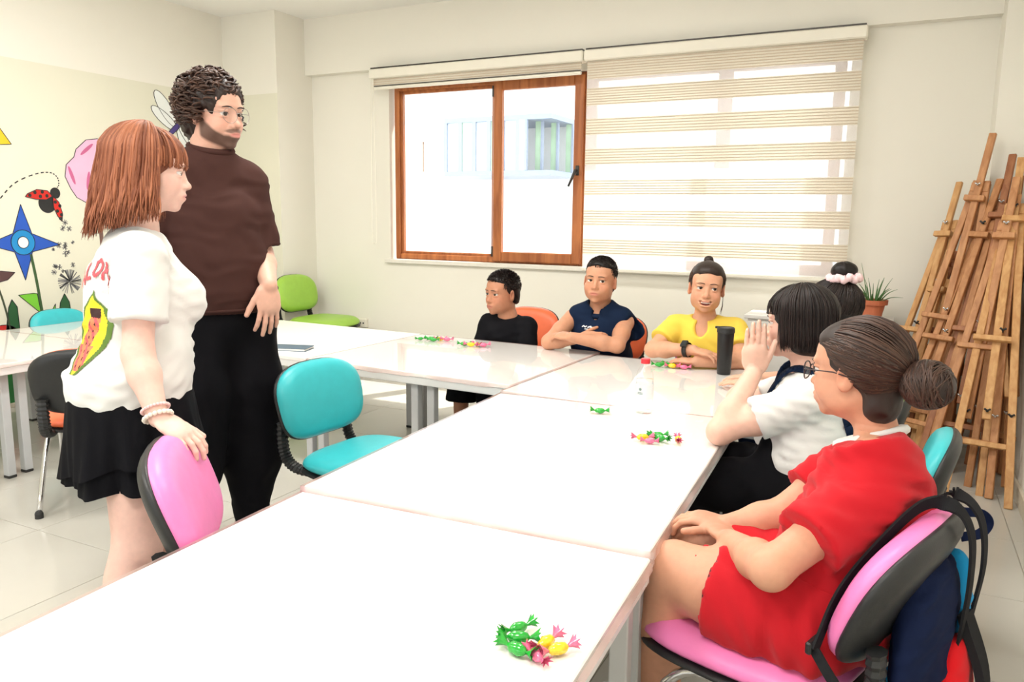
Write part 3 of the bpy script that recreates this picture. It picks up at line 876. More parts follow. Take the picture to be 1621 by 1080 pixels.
easel('short pale easel tucked low in the stack', (0.06, 4.62, 0), (0.26, 5.0, 1.12), (0.8, -0.6, 0), m_w2, 10, 0.24)
easel('reddish easel standing upright beside the right wall', (0.47, 4.62, 0), (0.545, 4.90, 1.52), (0.7, -0.7, 0), m_w3, 11, 0.16)
easel('dark easel at the back of the stack', (0.16, 4.92, 0), (0.33, 5.05, 1.30), (1, -0.2, 0), m_w3, 8, 0.36)
# ================================================================ organic modelling: smooth-union distance fields -> one mesh
class SDF:
    def __init__(s): s.p = []
    def _add(s, fn, lo, hi, k, op): s.p.append((fn, np.asarray(lo, float), np.asarray(hi, float), k, op)); return s
    def cone(s, a, b, ra, rb, k=0.02, flat=None, op=0):
        """tapered capsule; flat=(axis, factor) squeezes the section along axis"""
        a = np.asarray(a, float); b = np.asarray(b, float)
        n = None
        if flat is not None: n = unit(flat[0]); fs_ = 1.0 / flat[1] - 1.0
        ba = b - a
        if n is not None: ba = ba + n * (ba @ n) * fs_
        L2 = max(1e-9, ba @ ba); m_ = max(ra, rb); sc_ = 1.0 if n is None else min(1.0, flat[1] ** 0.5)
        def fn(X, Y, Z):
            px_, py_, pz_ = X - a[0], Y - a[1], Z - a[2]
            if n is not None:
                d = (px_*n[0] + py_*n[1] + pz_*n[2]) * fs_
                px_ = px_ + n[0]*d; py_ = py_ + n[1]*d; pz_ = pz_ + n[2]*d
            t = np.clip((px_*ba[0] + py_*ba[1] + pz_*ba[2]) / L2, 0, 1)
            return (np.sqrt((px_-t*ba[0])**2 + (py_-t*ba[1])**2 + (pz_-t*ba[2])**2) - (ra + (rb-ra)*t)) * sc_
        return s._add(fn, np.minimum(a, b) - m_, np.maximum(a, b) + m_, k, op)
    def chain(s, pts, rs, k=0.02, flat=None):
        for i in range(len(pts) - 1): s.cone(pts[i], pts[i+1], rs[i], rs[i+1], k if i == 0 else max(k, 0.012), flat)
        return s
    def cyl(s, a, b, ra, rb, k=0.004, flat=None, op=0, rnd=0.004):
        """tapered cylinder with flat ends (sleeves, hems)"""
        a = np.asarray(a, float); b = np.asarray(b, float)
        ax = unit(b - a); L_ = np.linalg.norm(b - a); m_ = max(ra, rb); n = None
        if flat is not None:
            n = np.asarray(flat[0], float); n = unit(n - ax * (n @ ax)); fs_ = 1.0 / flat[1] - 1.0
        def fn(X, Y, Z):
            px_, py_, pz_ = X - a[0], Y - a[1], Z - a[2]
            u = px_*ax[0] + py_*ax[1] + pz_*ax[2]
            qx, qy, qz = px_ - u*ax[0], py_ - u*ax[1], pz_ - u*ax[2]
            if n is not None:
                d = (qx*n[0] + qy*n[1] + qz*n[2]) * fs_
                qx = qx + n[0]*d; qy = qy + n[1]*d; qz = qz + n[2]*d
            t = np.clip(u / L_, 0, 1)
            dr = np.sqrt(qx*qx + qy*qy + qz*qz) - (ra + (rb-ra)*t) + rnd
            da = np.abs(u - L_/2) - L_/2 + rnd
            return np.minimum(np.maximum(dr, da), 0) + np.sqrt(np.maximum(dr, 0)**2 + np.maximum(da, 0)**2) - rnd
        return s._add(fn, np.minimum(a, b) - m_, np.maximum(a, b) + m_, k, op)
    def ell(s, c, r, R=None, k=0.02, op=0):
        c = np.asarray(c, float); r = np.broadcast_to(np.asarray(r, float), (3,)).copy()
        R = np.eye(3) if R is None else np.asarray(R, float); m_ = r.max()
        ext = np.sqrt((R**2 * (r**2)[None, :]).sum(1))
        def fn(X, Y, Z):
            x, y, z = X - c[0], Y - c[1], Z - c[2]
            u = (x*R[0,0] + y*R[1,0] + z*R[2,0]); v = (x*R[0,1] + y*R[1,1] + z*R[2,1]); w = (x*R[0,2] + y*R[1,2] + z*R[2,2])
            k0 = np.sqrt((u/r[0])**2 + (v/r[1])**2 + (w/r[2])**2)
            k1 = np.sqrt((u/r[0]**2)**2 + (v/r[1]**2)**2 + (w/r[2]**2)**2)
            return k0 * (k0 - 1.0) / np.maximum(k1, 1e-6)
        return s._add(fn, c - ext, c + ext, k, op)
    def half(s, p, n, k=0.004):
        """cut away everything on the +n side of the plane through p"""
        p = np.asarray(p, float); n = unit(n)
        def fn(X, Y, Z): return (X-p[0])*n[0] + (Y-p[1])*n[1] + (Z-p[2])*n[2]
        return s._add(fn, (-9, -9, -9), (9, 9, 9), k, 2)
    def bounds(s):
        A = [q for q in s.p if q[4] == 0]
        return np.min([q[1] for q in A], axis=0) - 0.05, np.max([q[2] for q in A], axis=0) + 0.05
    def eval(s, P):
        X, Y, Z = P[:, 0], P[:, 1], P[:, 2]; Fv = np.full(len(P), 0.08)
        for fn, plo, phi, k, op in s.p:
            m_ = np.nonzero(((P > plo - k - 0.03) & (P < phi + k + 0.03)).all(1))[0]
            if not len(m_): continue
            d = fn(X[m_], Y[m_], Z[m_]); cur = Fv[m_]
            if op == 0:
                hh = np.clip(0.5 + 0.5 * (cur - d) / k, 0, 1); Fv[m_] = cur + (d - cur) * hh - k * hh * (1 - hh)
            else:
                if op == 1: d = -d
                hh = np.clip(0.5 + 0.5 * (d - cur) / k, 0, 1); Fv[m_] = cur + (d - cur) * hh + k * hh * (1 - hh)
        return Fv
    def grid(s, lo, hi, h):
        n = np.ceil((hi - lo) / h).astype(int) + 1
        ax = [(lo[i] + h * np.arange(n[i])).astype(np.float32) for i in range(3)]
        Fd = np.full(n, 0.08, np.float32)
        for fn, plo, phi, k, op in s.p:
            mg = k + 3 * h + 0.004
            i0 = np.maximum(0, np.floor((plo - mg - lo) / h).astype(int)); i1 = np.minimum(n, np.ceil((phi + mg - lo) / h).astype(int) + 1)
            if (i1 <= i0).any(): continue
            sl = tuple(slice(i0[q], i1[q]) for q in range(3))
            X = ax[0][sl[0]][:, None, None]; Y = ax[1][sl[1]][None, :, None]; Z = ax[2][sl[2]][None, None, :]
            d = fn(X, Y, Z).astype(np.float32)
            cur = Fd[sl]
            if op == 0:
                hh = np.clip(0.5 + 0.5 * (cur - d) / k, 0, 1); Fd[sl] = cur + (d - cur) * hh - k * hh * (1 - hh)
            else:
                if op == 1: d = -d
                hh = np.clip(0.5 + 0.5 * (d - cur) / k, 0, 1); Fd[sl] = cur + (d - cur) * hh + k * hh * (1 - hh)
        return ax, Fd

def surface_nets(ax, Fd):
    S = Fd < 0
    n = S.shape
    c = np.zeros(tuple(q - 1 for q in n), np.int16)
    for i in (0, 1):
        for j in (0, 1):
            for k in (0, 1): c += S[i:n[0]-1+i, j:n[1]-1+j, k:n[2]-1+k]
    act = (c > 0) & (c < 8)
    I = np.argwhere(act)
    if not len(I): return np.zeros((0, 3)), np.zeros((0, 4), int)
    ids = np.full(act.shape, -1, np.int64); ids[act] = np.arange(len(I))
    cor = np.array([(i, j, k) for i in (0, 1) for j in (0, 1) for k in (0, 1)])
    val = np.stack([Fd[I[:, 0]+q[0], I[:, 1]+q[1], I[:, 2]+q[2]] for q in cor], 1)
    acc = np.zeros((len(I), 3)); cnt = np.zeros(len(I))
    for a in range(8):
        for b_ in range(a + 1, 8):
            if abs(cor[a] - cor[b_]).sum() != 1: continue
            va, vb = val[:, a], val[:, b_]; x = (va < 0) != (vb < 0)
            t = np.where(x, va / np.where(x, va - vb, 1), 0)
            acc += np.where(x[:, None], cor[a] + t[:, None] * (cor[b_] - cor[a]), 0); cnt += x
    pos = I + acc / cnt[:, None]
    h = [float(q[1] - q[0]) for q in ax]
    Vv = np.stack([ax[i][0] + pos[:, i] * h[i] for i in range(3)], 1)
    quads = []
    for d in range(3):
        u, v = [(1, 2), (2, 0), (0, 1)][d]
        sl0 = [slice(None)] * 3; sl1 = [slice(None)] * 3
        sl0[d] = slice(0, -1); sl1[d] = slice(1, None)
        A = S[tuple(sl0)]; B = S[tuple(sl1)]
        E_ = np.argwhere(A != B)
        ok = (E_[:, u] > 0) & (E_[:, v] > 0) & (E_[:, u] < n[u] - 1) & (E_[:, v] < n[v] - 1)
        E_ = E_[ok]
        if not len(E_): continue
        fl = A[tuple(E_.T)]
        q = []
        for (du, dv) in ((-1, -1), (0, -1), (0, 0), (-1, 0)):
            w = E_.copy(); w[:, u] += du; w[:, v] += dv; q.append(ids[tuple(w.T)])
        Q = np.stack(q, 1); Q[~fl] = Q[~fl][:, ::-1]
        quads.append(Q)
    return Vv, np.vstack(quads)

def smooth_verts(Vv, Q, it=1, lam=0.5):
    for _ in range(it):
        acc = np.zeros_like(Vv); cnt = np.zeros(len(Vv))
        for a in range(4):
            b_ = (a + 1) % 4
            np.add.at(acc, Q[:, a], Vv[Q[:, b_]]); np.add.at(cnt, Q[:, a], 1)
            np.add.at(acc, Q[:, b_], Vv[Q[:, a]]); np.add.at(cnt, Q[:, b_], 1)
        Vv = Vv + lam * (acc / np.maximum(1, cnt)[:, None] - Vv)
    return Vv

def vnormals(Vv, Q):
    nrm = np.cross(Vv[Q[:, 2]] - Vv[Q[:, 0]], Vv[Q[:, 3]] - Vv[Q[:, 1]])
    N = np.zeros_like(Vv)
    for a in range(4): np.add.at(N, Q[:, a], nrm)
    return N / np.maximum(1e-12, np.linalg.norm(N, axis=1))[:, None]

def sdf_object(name, sdf, h, mats, parent=None, base=None, fine=(), disp=None, colour=None, it=1, lo=None, hi=None, matfn=None):
    """fine: list of (lo, hi, h) boxes meshed at a finer step from the very same field"""
    L0, H0 = sdf.bounds()
    if lo is not None: L0 = np.maximum(L0, lo)
    if hi is not None: H0 = np.minimum(H0, hi)
    parts = []
    ax, Fd = sdf.grid(L0, H0, h)
    Vv, Q = surface_nets(ax, Fd)
    Vv = smooth_verts(Vv, Q, it)
    Vv = Vv - vnormals(Vv, Q) * np.clip(sdf.eval(Vv), -0.004, 0.004)[:, None]
    cq = Vv[Q].mean(1); keep = np.ones(len(Q), bool)
    for (flo, fhi, fh) in fine:
        flo = np.asarray(flo, float); fhi = np.asarray(fhi, float)
        keep &= ~((cq > flo + h).all(1) & (cq < fhi - h).all(1))
    parts.append((Vv, Q[keep]))
    for (flo, fhi, fh) in fine:
        flo = np.asarray(flo, float); fhi = np.asarray(fhi, float)
        ax, Fd = sdf.grid(flo - 4*fh, fhi + 4*fh, fh)
        v2, q2 = surface_nets(ax, Fd)
        if not len(v2): continue
        v2 = smooth_verts(v2, q2, 1, 0.4)
        v2 = v2 - vnormals(v2, q2) * np.clip(sdf.eval(v2), -0.002, 0.002)[:, None]
        c2 = v2[q2].mean(1); kp = ((c2 > flo) & (c2 < fhi)).all(1)
        parts.append((v2, q2[kp]))
    allv, allq, off = [], [], 0
    for v, q in parts:
        used = np.unique(q); mp_ = np.full(len(v), -1); mp_[used] = np.arange(len(used))
        v = v[used]; q = mp_[q]
        if disp is not None and len(q): v = v + vnormals(v, q) * disp(v)[:, None]
        allv.append(v); allq.append(q + off); off += len(v)
    Vv = np.vstack(allv); Q = np.vstack(allq)
    me = bpy.data.meshes.new(name)
    bs = np.zeros(3) if base is None else np.asarray(base, float)
    me.vertices.add(len(Vv)); me.vertices.foreach_set('co', (Vv - bs).astype(np.float32).ravel())
    me.loops.add(len(Q) * 4); me.loops.foreach_set('vertex_index', Q.astype(np.int32).ravel())
    me.polygons.add(len(Q)); me.polygons.foreach_set('loop_start', np.arange(0, len(Q)*4, 4, dtype=np.int32))
    me.polygons.foreach_set('loop_total', np.full(len(Q), 4, np.int32))
    me.polygons.foreach_set('use_smooth', np.ones(len(Q), bool))
    if not isinstance(mats, (list, tuple)): mats = [mats]
    for m in mats: me.materials.append(m)
    if matfn is not None: me.polygons.foreach_set('material_index', matfn(Vv[Q].mean(1)).astype(np.int32))
    if colour is not None:
        at = me.color_attributes.new('Col', 'FLOAT_COLOR', 'POINT')
        C_ = np.ones((len(Vv), 4), np.float32); C_[:, :3] = colour(Vv)
        at.data.foreach_set('color', C_.ravel())
    me.update(); me.validate()
    o = bpy.data.objects.new(name, me); COL.objects.link(o)
    if parent is not None: o.parent = parent
    return o

def wrinkle(amp, freq, dirv=(0, 0, 1), seed=0):
    """soft cloth folds running roughly across dirv"""
    rs = np.random.default_rng(seed); d0 = unit(dirv); freq = freq * (3.0 if freq < 60 else 1.0)
    W = []
    for i in range(5):
        d = unit(d0 + rs.normal(0, 0.45, 3)); W.append((d * freq * rs.uniform(0.6, 1.7), rs.uniform(0, 6.28), rs.uniform(0.4, 1)))
    w2 = [(rs.normal(0, 1, 3) * freq * 0.22, rs.uniform(0, 6.28)) for _ in range(3)]
    def f(P):
        wv = sum(np.sin(P @ a + p) for a, p in w2) * 0.9
        out = np.zeros(len(P))
        for a, p, g_ in W: out += g_ * np.sin(P @ a + p + wv * 1.3)
        m_ = 0.5 + 0.5 * np.sin(P @ (w2[0][0] * 1.3) + 1.0)
        return amp * (out / 2.2) * (0.35 + 0.65 * m_)
    return f

# ================================================================ people
def basis(facing_deg, pitch=0.0, roll=0.0):
    """columns: person's right, forward, up.  facing_deg: 0 = +x, 90 = +y"""
    a = math.radians(facing_deg)
    f = V(math.cos(a), math.sin(a), 0); r = V(math.sin(a), -math.cos(a), 0); u = V(0, 0, 1)
    p = math.radians(pitch); f, u = f*math.cos(p) + u*math.sin(p), u*math.cos(p) - f*math.sin(p)      # pitch>0 looks up
    q = math.radians(roll); r, u = r*math.cos(q) - u*math.sin(q), u*math.cos(q) + r*math.sin(q)       # roll>0 tilts towards person's right
    return np.stack([r, f, u], 1)

m_skin = mat('skin', (0.8, 0.6, 0.5), 0.48, var=0.05, scale=60, bump=0.04, bscale=500, attr='Col', sss=0.12, spec=0.4)
m_eyew = mat('eye_white', (0.70, 0.67, 0.64), 0.2, var=0.02)
m_iris = mat('dark_brown_iris', (0.035, 0.018, 0.010), 0.1, var=0.2, scale=200)
m_teeth = mat('teeth', (0.85, 0.82, 0.75), 0.2, var=0.02)
m_mouth = mat('mouth_inside', (0.16, 0.03, 0.03), 0.4)

def head_sdf(S, c, R, s, p):
    """p: dict of small variations"""
    def T(x, y, z): return c + R @ (V(x, y, z) * s)
    def E(x, y, z, rx, ry, rz, k=0.014, op=0, Rl=None):
        Q = R if Rl is None else R @ Rl
        S.ell(T(x, y, z), (rx*s, ry*s, rz*s), Q, k*s, op)
    fat = p.get('fat', 1.0); w = p.get('w', 1.0)
    E(0, -0.016, 0.036, 0.074*w, 0.094, 0.080, 0.02)
    E(0, 0.022, -0.026, 0.059*w, 0.066, 0.082, 0.03)
    E(0, 0.044, 0.042, 0.056*w, 0.042, 0.042, 0.03)
    E(0, 0.030, -0.070, 0.043*w*fat, 0.050, 0.034*fat, 0.025)
    E(0, 0.070, -0.098, 0.017, 0.014, 0.013, 0.022)
    for q in (-1, 1):
        E(q*0.038*w, 0.056, -0.036, 0.022*fat, 0.024, 0.026, 0.022)
        E(q*0.046*w, 0.014, -0.056, 0.015*fat, 0.034, 0.026*fat, 0.026)
        E(q*0.024, 0.0775, 0.0215, 0.026, 0.011, 0.0075, 0.014)
        E(q*0.031, 0.0895, 0.000, 0.0165, 0.010, 0.0095, 0.010, 1)
        # lids
        E(q*0.031, 0.0735, 0.0085, 0.0175, 0.0145, 0.0065, 0.004)
        E(q*0.031, 0.0725, -0.0100, 0.0165, 0.0135, 0.0050, 0.005)
        # ears
        Re = basis(90 + q*(-20), 0, 0)
        E(q*0.0755*w, -0.006, -0.008, 0.0075, 0.019, 0.030, 0.006, 0, Re)
        E(q*0.0745*w, -0.004, -0.026, 0.0075, 0.011, 0.012, 0.006, 0, Re)
        E(q*0.0835*w, 0.001, -0.006, 0.006, 0.009, 0.015, 0.005, 1, Re)
    ns = p.get('nose', 1.0)
    S.cone(T(0, 0.0795, 0.010), T(0, 0.0955 + 0.006*(ns-1), -0.030), 0.0065*s, 0.0100*s*ns, 0.012*s)
    E(0, 0.1005 + 0.008*(ns-1), -0.0355, 0.0115*ns, 0.0115*ns, 0.0095, 0.008)
    for q in (-1, 1):
        E(q*0.0125*ns, 0.0905, -0.0385, 0.0075*ns, 0.0095, 0.0070, 0.006)
        E(q*0.006, 0.1005, -0.0455, 0.0035, 0.0045, 0.0030, 0.003, 1)
    smile = p.get('smile', 0.0); op_ = p.get('open', 0.0)
    E(0, 0.0815, -0.066, 0.026, 0.016, 0.017, 0.018)
    E(0, 0.0915, -0.0615, 0.0185*(1+smile*0.4), 0.0075, 0.0048, 0.006)
    E(0, 0.0895, -0.0715 - op_*0.7, 0.0165*(1+smile*0.4), 0.0080, 0.0055, 0.006)
    if op_ > 0:
        E(0, 0.096, -0.0655 - op_*0.45, 0.021*(1+smile*0.3), 0.024, op_*0.62, 0.004, 1)
        for q in (-1, 1): E(q*0.022, 0.088, -0.0615, 0.007, 0.014, 0.004, 0.005, 1)
    else:
        E(0, 0.1010, -0.0665, 0.023, 0.0085, 0.0011, 0.0035, 1)
    return T

def face_colour(c, R, s, skin, lip, extra=None):
    skin = np.array(skin); lip = np.array(lip)
    def f(P):
        L_ = ((P - c) @ R) / s
        C_ = np.tile(skin, (len(P), 1))
        def mask(cx, cy, cz, rx, ry, rz, soft=0.35):
            d = np.sqrt(((L_[:, 0]-cx)/rx)**2 + ((L_[:, 1]-cy)/ry)**2 + ((L_[:, 2]-cz)/rz)**2)
            return np.clip((1 + soft - d) / (2*soft), 0, 1)[:, None]
        for q in (-1, 1):
            C_ = C_ + (skin * V(1.02, 0.80, 0.80) - C_) * mask(q*0.043, 0.065, -0.03, 0.022, 0.04, 0.02, 0.6) * 0.45
            C_ = C_ + (skin * V(0.95, 0.72, 0.70) - C_) * mask(q*0.08, 0, -0.01, 0.015, 0.03, 0.035, 0.5) * 0.35
        C_ = C_ + (lip - C_) * mask(0, 0.094, -0.0665, 0.0235, 0.02, 0.0082, 0.25) * 0.7
        C_ = C_ + (skin * V(0.9, 0.7, 0.66) - C_) * mask(0, 0.105, -0.036, 0.014, 0.015, 0.01, 0.5) * 0.35
        if extra is not None: C_ = extra(L_, C_, mask)
        return C_
    return f

def eyes(T, R, s, parent, base, gaze=(0, 1, 0), iris=None, brow=None, brow_m=None, lid=0.0):
    g = R @ unit(gaze)
    from mathutils.bvhtree import BVHTree as _B
    me = parent.data; hc_ = T(0, 0, 0)
    co = np.zeros(len(me.vertices)*3); me.vertices.foreach_get('co', co); co = co.reshape(-1, 3) + base
    near = np.linalg.norm(co - hc_, axis=1) < 0.16*s
    bv = _B.FromPolygons([tuple(v) for v in co], [tuple(p.vertices) for p in me.polygons if near[p.vertices[0]]])
    def on_face(x, z, lift):
        o_ = T(x, 0.2, z); hit = bv.ray_cast(Vector(o_), Vector(-R[:, 1]), 0.4)
        return T(x, 0.085, z) if hit[0] is None else np.array(hit[0]) + R[:, 1]*lift*s
    for q in (-1, 1):
        c = T(q*0.031, 0.0735, -0.0005)
        z = g; x = unit(np.cross((0, 0, 1), z)); y = np.cross(z, x)
        b = MB(); b.ball(c, 0.0128*s, 18, 16, np.stack([x, y, z], 1))
        b.m = [1 if (np.mean([b.v[i] for i in f], axis=0) - c) @ g > 0.0128*s*0.84 else 0 for f in b.f]
        b.v = [tuple(np.array(v) - base) for v in b.v]
        b.build('eye', [m_eyew, iris or m_iris], parent, smooth=True)
        # lash line
        b = MB(); pts = [T(q*(0.031 + dx), 0.0735 + math.sqrt(max(0, 0.0138**2 - dx*dx*0.7)) - 0.0006, 0.0035 - 16*dx*dx - lid) for dx in np.linspace(-0.0135, 0.0135, 9)]
        b.tube(pts, np.array([0.0004, 0.0009, 0.0012, 0.0013, 0.0013, 0.0013, 0.0013, 0.0010, 0.0005])*s, 5)
        b.v = [tuple(np.array(v) - base) for v in b.v]; b.build('eyelash', brow_m, parent, smooth=True)
        if brow is not None:
            b = MB(); wd, ht, th = brow
            pts = [on_face(q*(0.011 + t*wd), 0.0185 + ht*math.sin(t*2.3) - 0.004*t, 0.0006) for t in np.linspace(0, 1, 9)]
            b.tube(pts, np.array([0.5, 0.9, 1, 1, 1, 0.95, 0.8, 0.6, 0.25])*th*s, 6, flat=0.6)
            b.v = [tuple(np.array(v) - base) for v in b.v]; b.build('eyebrow', brow_m, parent, smooth=True)

def hand_sdf(S, wrist, d, n, side, s=1.0, curl=(0.35, 0.35, 0.4, 0.45), spread=0.08, thumb=(0.9, 0.4), k=0.006, thumb_curl=0.3):
    """d: direction wrist->knuckles, n: palm normal (where the palm looks), side: towards the thumb"""
    d = unit(d); n = unit(np.asarray(n, float) - d * (np.asarray(n, float) @ d)); t = unit(np.asarray(side, float) - d*(np.asarray(side, float) @ d) - n*(np.asarray(side, float) @ n))
    w = np.asarray(wrist, float)
    R = np.stack([t, d, n], 1)
    S.ell(w + d*0.046*s, (0.040*s, 0.050*s, 0.0165*s), R, 0.012*s)
    S.ell(w + d*0.070*s, (0.041*s, 0.028*s, 0.0145*s), R, 0.010*s)
    S.ell(w + d*0.030*s + t*0.022*s + n*0.006*s, (0.018*s, 0.030*s, 0.015*s), R, 0.010*s)
    tips = []
    for i, (off, L_, r) in enumerate(((0.028, 0.072, 0.0086), (0.0095, 0.080, 0.0090), (-0.0095, 0.074, 0.0085), (-0.0275, 0.058, 0.0076))):
        p = w + d*(0.088 - abs(off - 0.005)*0.22)*s + t*off*s
        dd = unit(d + t*spread*(1.5 - i)/1.5); c_ = curl[i]; ang = c_*0.6; q = p
        for j, fr in enumerate((0.45, 0.30, 0.25)):
            v = dd*math.cos(ang) + n*math.sin(ang)
            e = q + v*L_*fr*s
            S.cone(q, e, r*s*(1 - 0.08*j), r*s*(0.92 - 0.10*j), k if j == 0 else 0.003)
            q = e; ang += c_
        tips.append(q)
    p = w + d*0.022*s + t*0.026*s + n*0.004*s
    a = thumb[0]; v = unit(d*math.cos(a) + t*math.sin(a) + n*thumb[1])
    e1 = p + v*0.036*s; v2 = unit(v + d*thumb_curl + n*0.1); e2 = e1 + v2*0.030*s; v3 = unit(v2 + d*thumb_curl*0.6); e3 = e2 + v3*0.024*s
    S.cone(p, e1, 0.0135*s, 0.0110*s, 0.008); S.cone(e1, e2, 0.0108*s, 0.0098*s, 0.003); S.cone(e2, e3, 0.0098*s, 0.0080*s, 0.003)
    tips.append(e3)
    allp = np.array(tips + [w, w + d*0.09*s + t*0.045*s, w + d*0.09*s - t*0.045*s])
    return (allp.min(0) - 0.022*s, allp.max(0) + 0.022*s)

def hair_mat(name, c1, c2, rough=0.38, spec=0.5):
    m = mat(name, c1, rough, var=0.0)
    nt = m.node_tree; b = nt.nodes['Principled BSDF']
    at = nt.nodes.new('ShaderNodeAttribute'); at.attribute_name = 'strand'
    mx = nt.nodes.new('ShaderNodeMix'); mx.data_type = 'RGBA'
    mx.inputs['A'].default_value = (*c1, 1); mx.inputs['B'].default_value = (*c2, 1)
    nt.links.new(at.outputs['Fac'], mx.inputs['Factor']); nt.links.new(mx.outputs['Result'], b.inputs['Base Color'])
    b.inputs['Specular IOR Level'].default_value = spec
    return m

def strands_object(name, paths, radii, m, parent, base, n=4, flat=0.55, tag_stuff=True):
    """each path (N,3) becomes a slim tapered lock; all locks one mesh"""
    VV, QQ, AA, off = [], [], [], 0
    for P_, r in zip(paths, radii):
        P_ = np.asarray(P_, float); N = len(P_)
        tan = np.gradient(P_, axis=0); tan /= np.maximum(1e-9, np.linalg.norm(tan, axis=1))[:, None]
        ref = np.tile(V(0.31, 0.22, 0.93), (N, 1)); x = np.cross(ref, tan); x /= np.maximum(1e-6, np.linalg.norm(x, axis=1))[:, None]
        y = np.cross(tan, x)
        tt = np.linspace(0, 1, N); rr = r * np.minimum(1, np.minimum(0.35 + tt*6, 0.12 + (1 - tt)*3.5))
        a = np.arange(n) * 2*math.pi/n
        ring = P_[:, None, :] + rr[:, None, None] * (np.cos(a)[None, :, None]*x[:, None, :] + flat*np.sin(a)[None, :, None]*y[:, None, :])
        VV.append(ring.reshape(-1, 3))
        i = np.arange(N - 1)[:, None]*n; k_ = np.arange(n)[None, :]; k2 = (np.arange(n) + 1)[None, :] % n
        QQ.append(np.stack([i + k_, i + k2, i + n + k2, i + n + k_], -1).reshape(-1, 4) + off); off += N*n
        AA.append(np.full(N*n, rng.random()))
    Vv = np.vstack(VV) - base; Q = np.vstack(QQ)
    me = bpy.data.meshes.new(name)
    me.vertices.add(len(Vv)); me.vertices.foreach_set('co', Vv.astype(np.float32).ravel())
    me.loops.add(len(Q)*4); me.loops.foreach_set('vertex_index', Q.astype(np.int32).ravel())
    me.polygons.add(len(Q)); me.polygons.foreach_set('loop_start', np.arange(0, len(Q)*4, 4, dtype=np.int32)); me.polygons.foreach_set('loop_total', np.full(len(Q), 4, np.int32))
    me.polygons.foreach_set('use_smooth', np.ones(len(Q), bool))
    me.materials.append(m)
    at = me.attributes.new('strand', 'FLOAT', 'POINT'); at.data.foreach_set('value', np.concatenate(AA).astype(np.float32))
    me.update()
    o = bpy.data.objects.new(name, me); COL.objects.link(o); o.parent = parent
    return o

def loc_obj(b, name, m, parent, base, smooth=True):
    b.v = [tuple(np.array(v) - base) for v in b.v]
    return b.build(name, m, parent, smooth=smooth)

def glasses(T, s, parent, base, rx=0.023, rz=0.021, m=None, dy=0.0, thick=0.0011, rim='round'):
    b = MB()
    for q in (-1, 1):
        pts = []
        for a in np.linspace(0, 2*math.pi, 26):
            pw = 1.0 if rim == 'round' else 0.75
            x = rx*math.copysign(abs(math.cos(a))**pw, math.cos(a)); z = rz*math.copysign(abs(math.sin(a))**pw, math.sin(a))
            pts.append(T(q*0.032 + x, 0.104 + dy - 3.2*(q*0.032 + x)**2, -0.006 + z))
        b.tube(pts, thick*s, 6, cap=False)
        b.tube([T(q*(0.032 + rx), 0.104 + dy - 3.2*(0.032 + rx)**2, 0.0), T(q*0.070, 0.075, 0.002), T(q*0.079, 0.02, 0.004), T(q*0.081, -0.012, -0.002)], thick*s, 6)
    b.tube([T(-0.010, 0.103 + dy, 0.0), T(0, 0.1045 + dy, 0.003), T(0.010, 0.103 + dy, 0.0)], thick*s, 6)
    g_ = loc_obj(b, 'glasses', m, parent, base)
    for q in (-1, 1):
        b = MB(); ring = []
        for a in np.linspace(0, 2*math.pi, 24, endpoint=False):
            x = rx*0.97*math.cos(a); z = rz*0.97*math.sin(a); ring.append(T(q*0.032 + x, 0.104 + dy - 3.2*(q*0.032 + x)**2, -0.006 + z))
        b.add(ring + [T(q*0.032, 0.1045 + dy - 3.2*0.032**2, -0.006)], [(k, (k+1) % 24, 24) for k in range(24)])
        loc_obj(b, 'lens', m_lens, g_, np.zeros(3) + base)
    return g_
m_lens = glass_mat('spectacle_lens', (0.98, 0.98, 0.985))

# ---- hair builders (head-local, in head units)
def sph(th, ph):      # th from top, ph azimuth (0 = right, 90 = front)
    return V(math.sin(th)*math.cos(ph), math.sin(th)*math.sin(ph), math.cos(th))

def cap_hair(S, T, R, s, grow=0.008, front=0.058, low=-0.04, back=-0.075, side=0.0, w=1.0, lowk=1.0):
    """close-fitting hair mass over the skull, cut open for the face, ears and nape"""
    def E(x, y, z, rx, ry, rz, k=0.012, op=0): S.ell(T(x, y, z), (rx*s, ry*s, rz*s), R, k*s, op)
    E(0, -0.018, 0.036, (0.074 + grow)*w, 0.095 + grow, 0.081 + grow, 0.02)
    E(0, -0.045, -0.025, (0.064*w + grow*0.5)*(0.3 + 0.7*lowk), 0.058 + grow*0.6, (0.060 + grow)*lowk, 0.02)
    return E

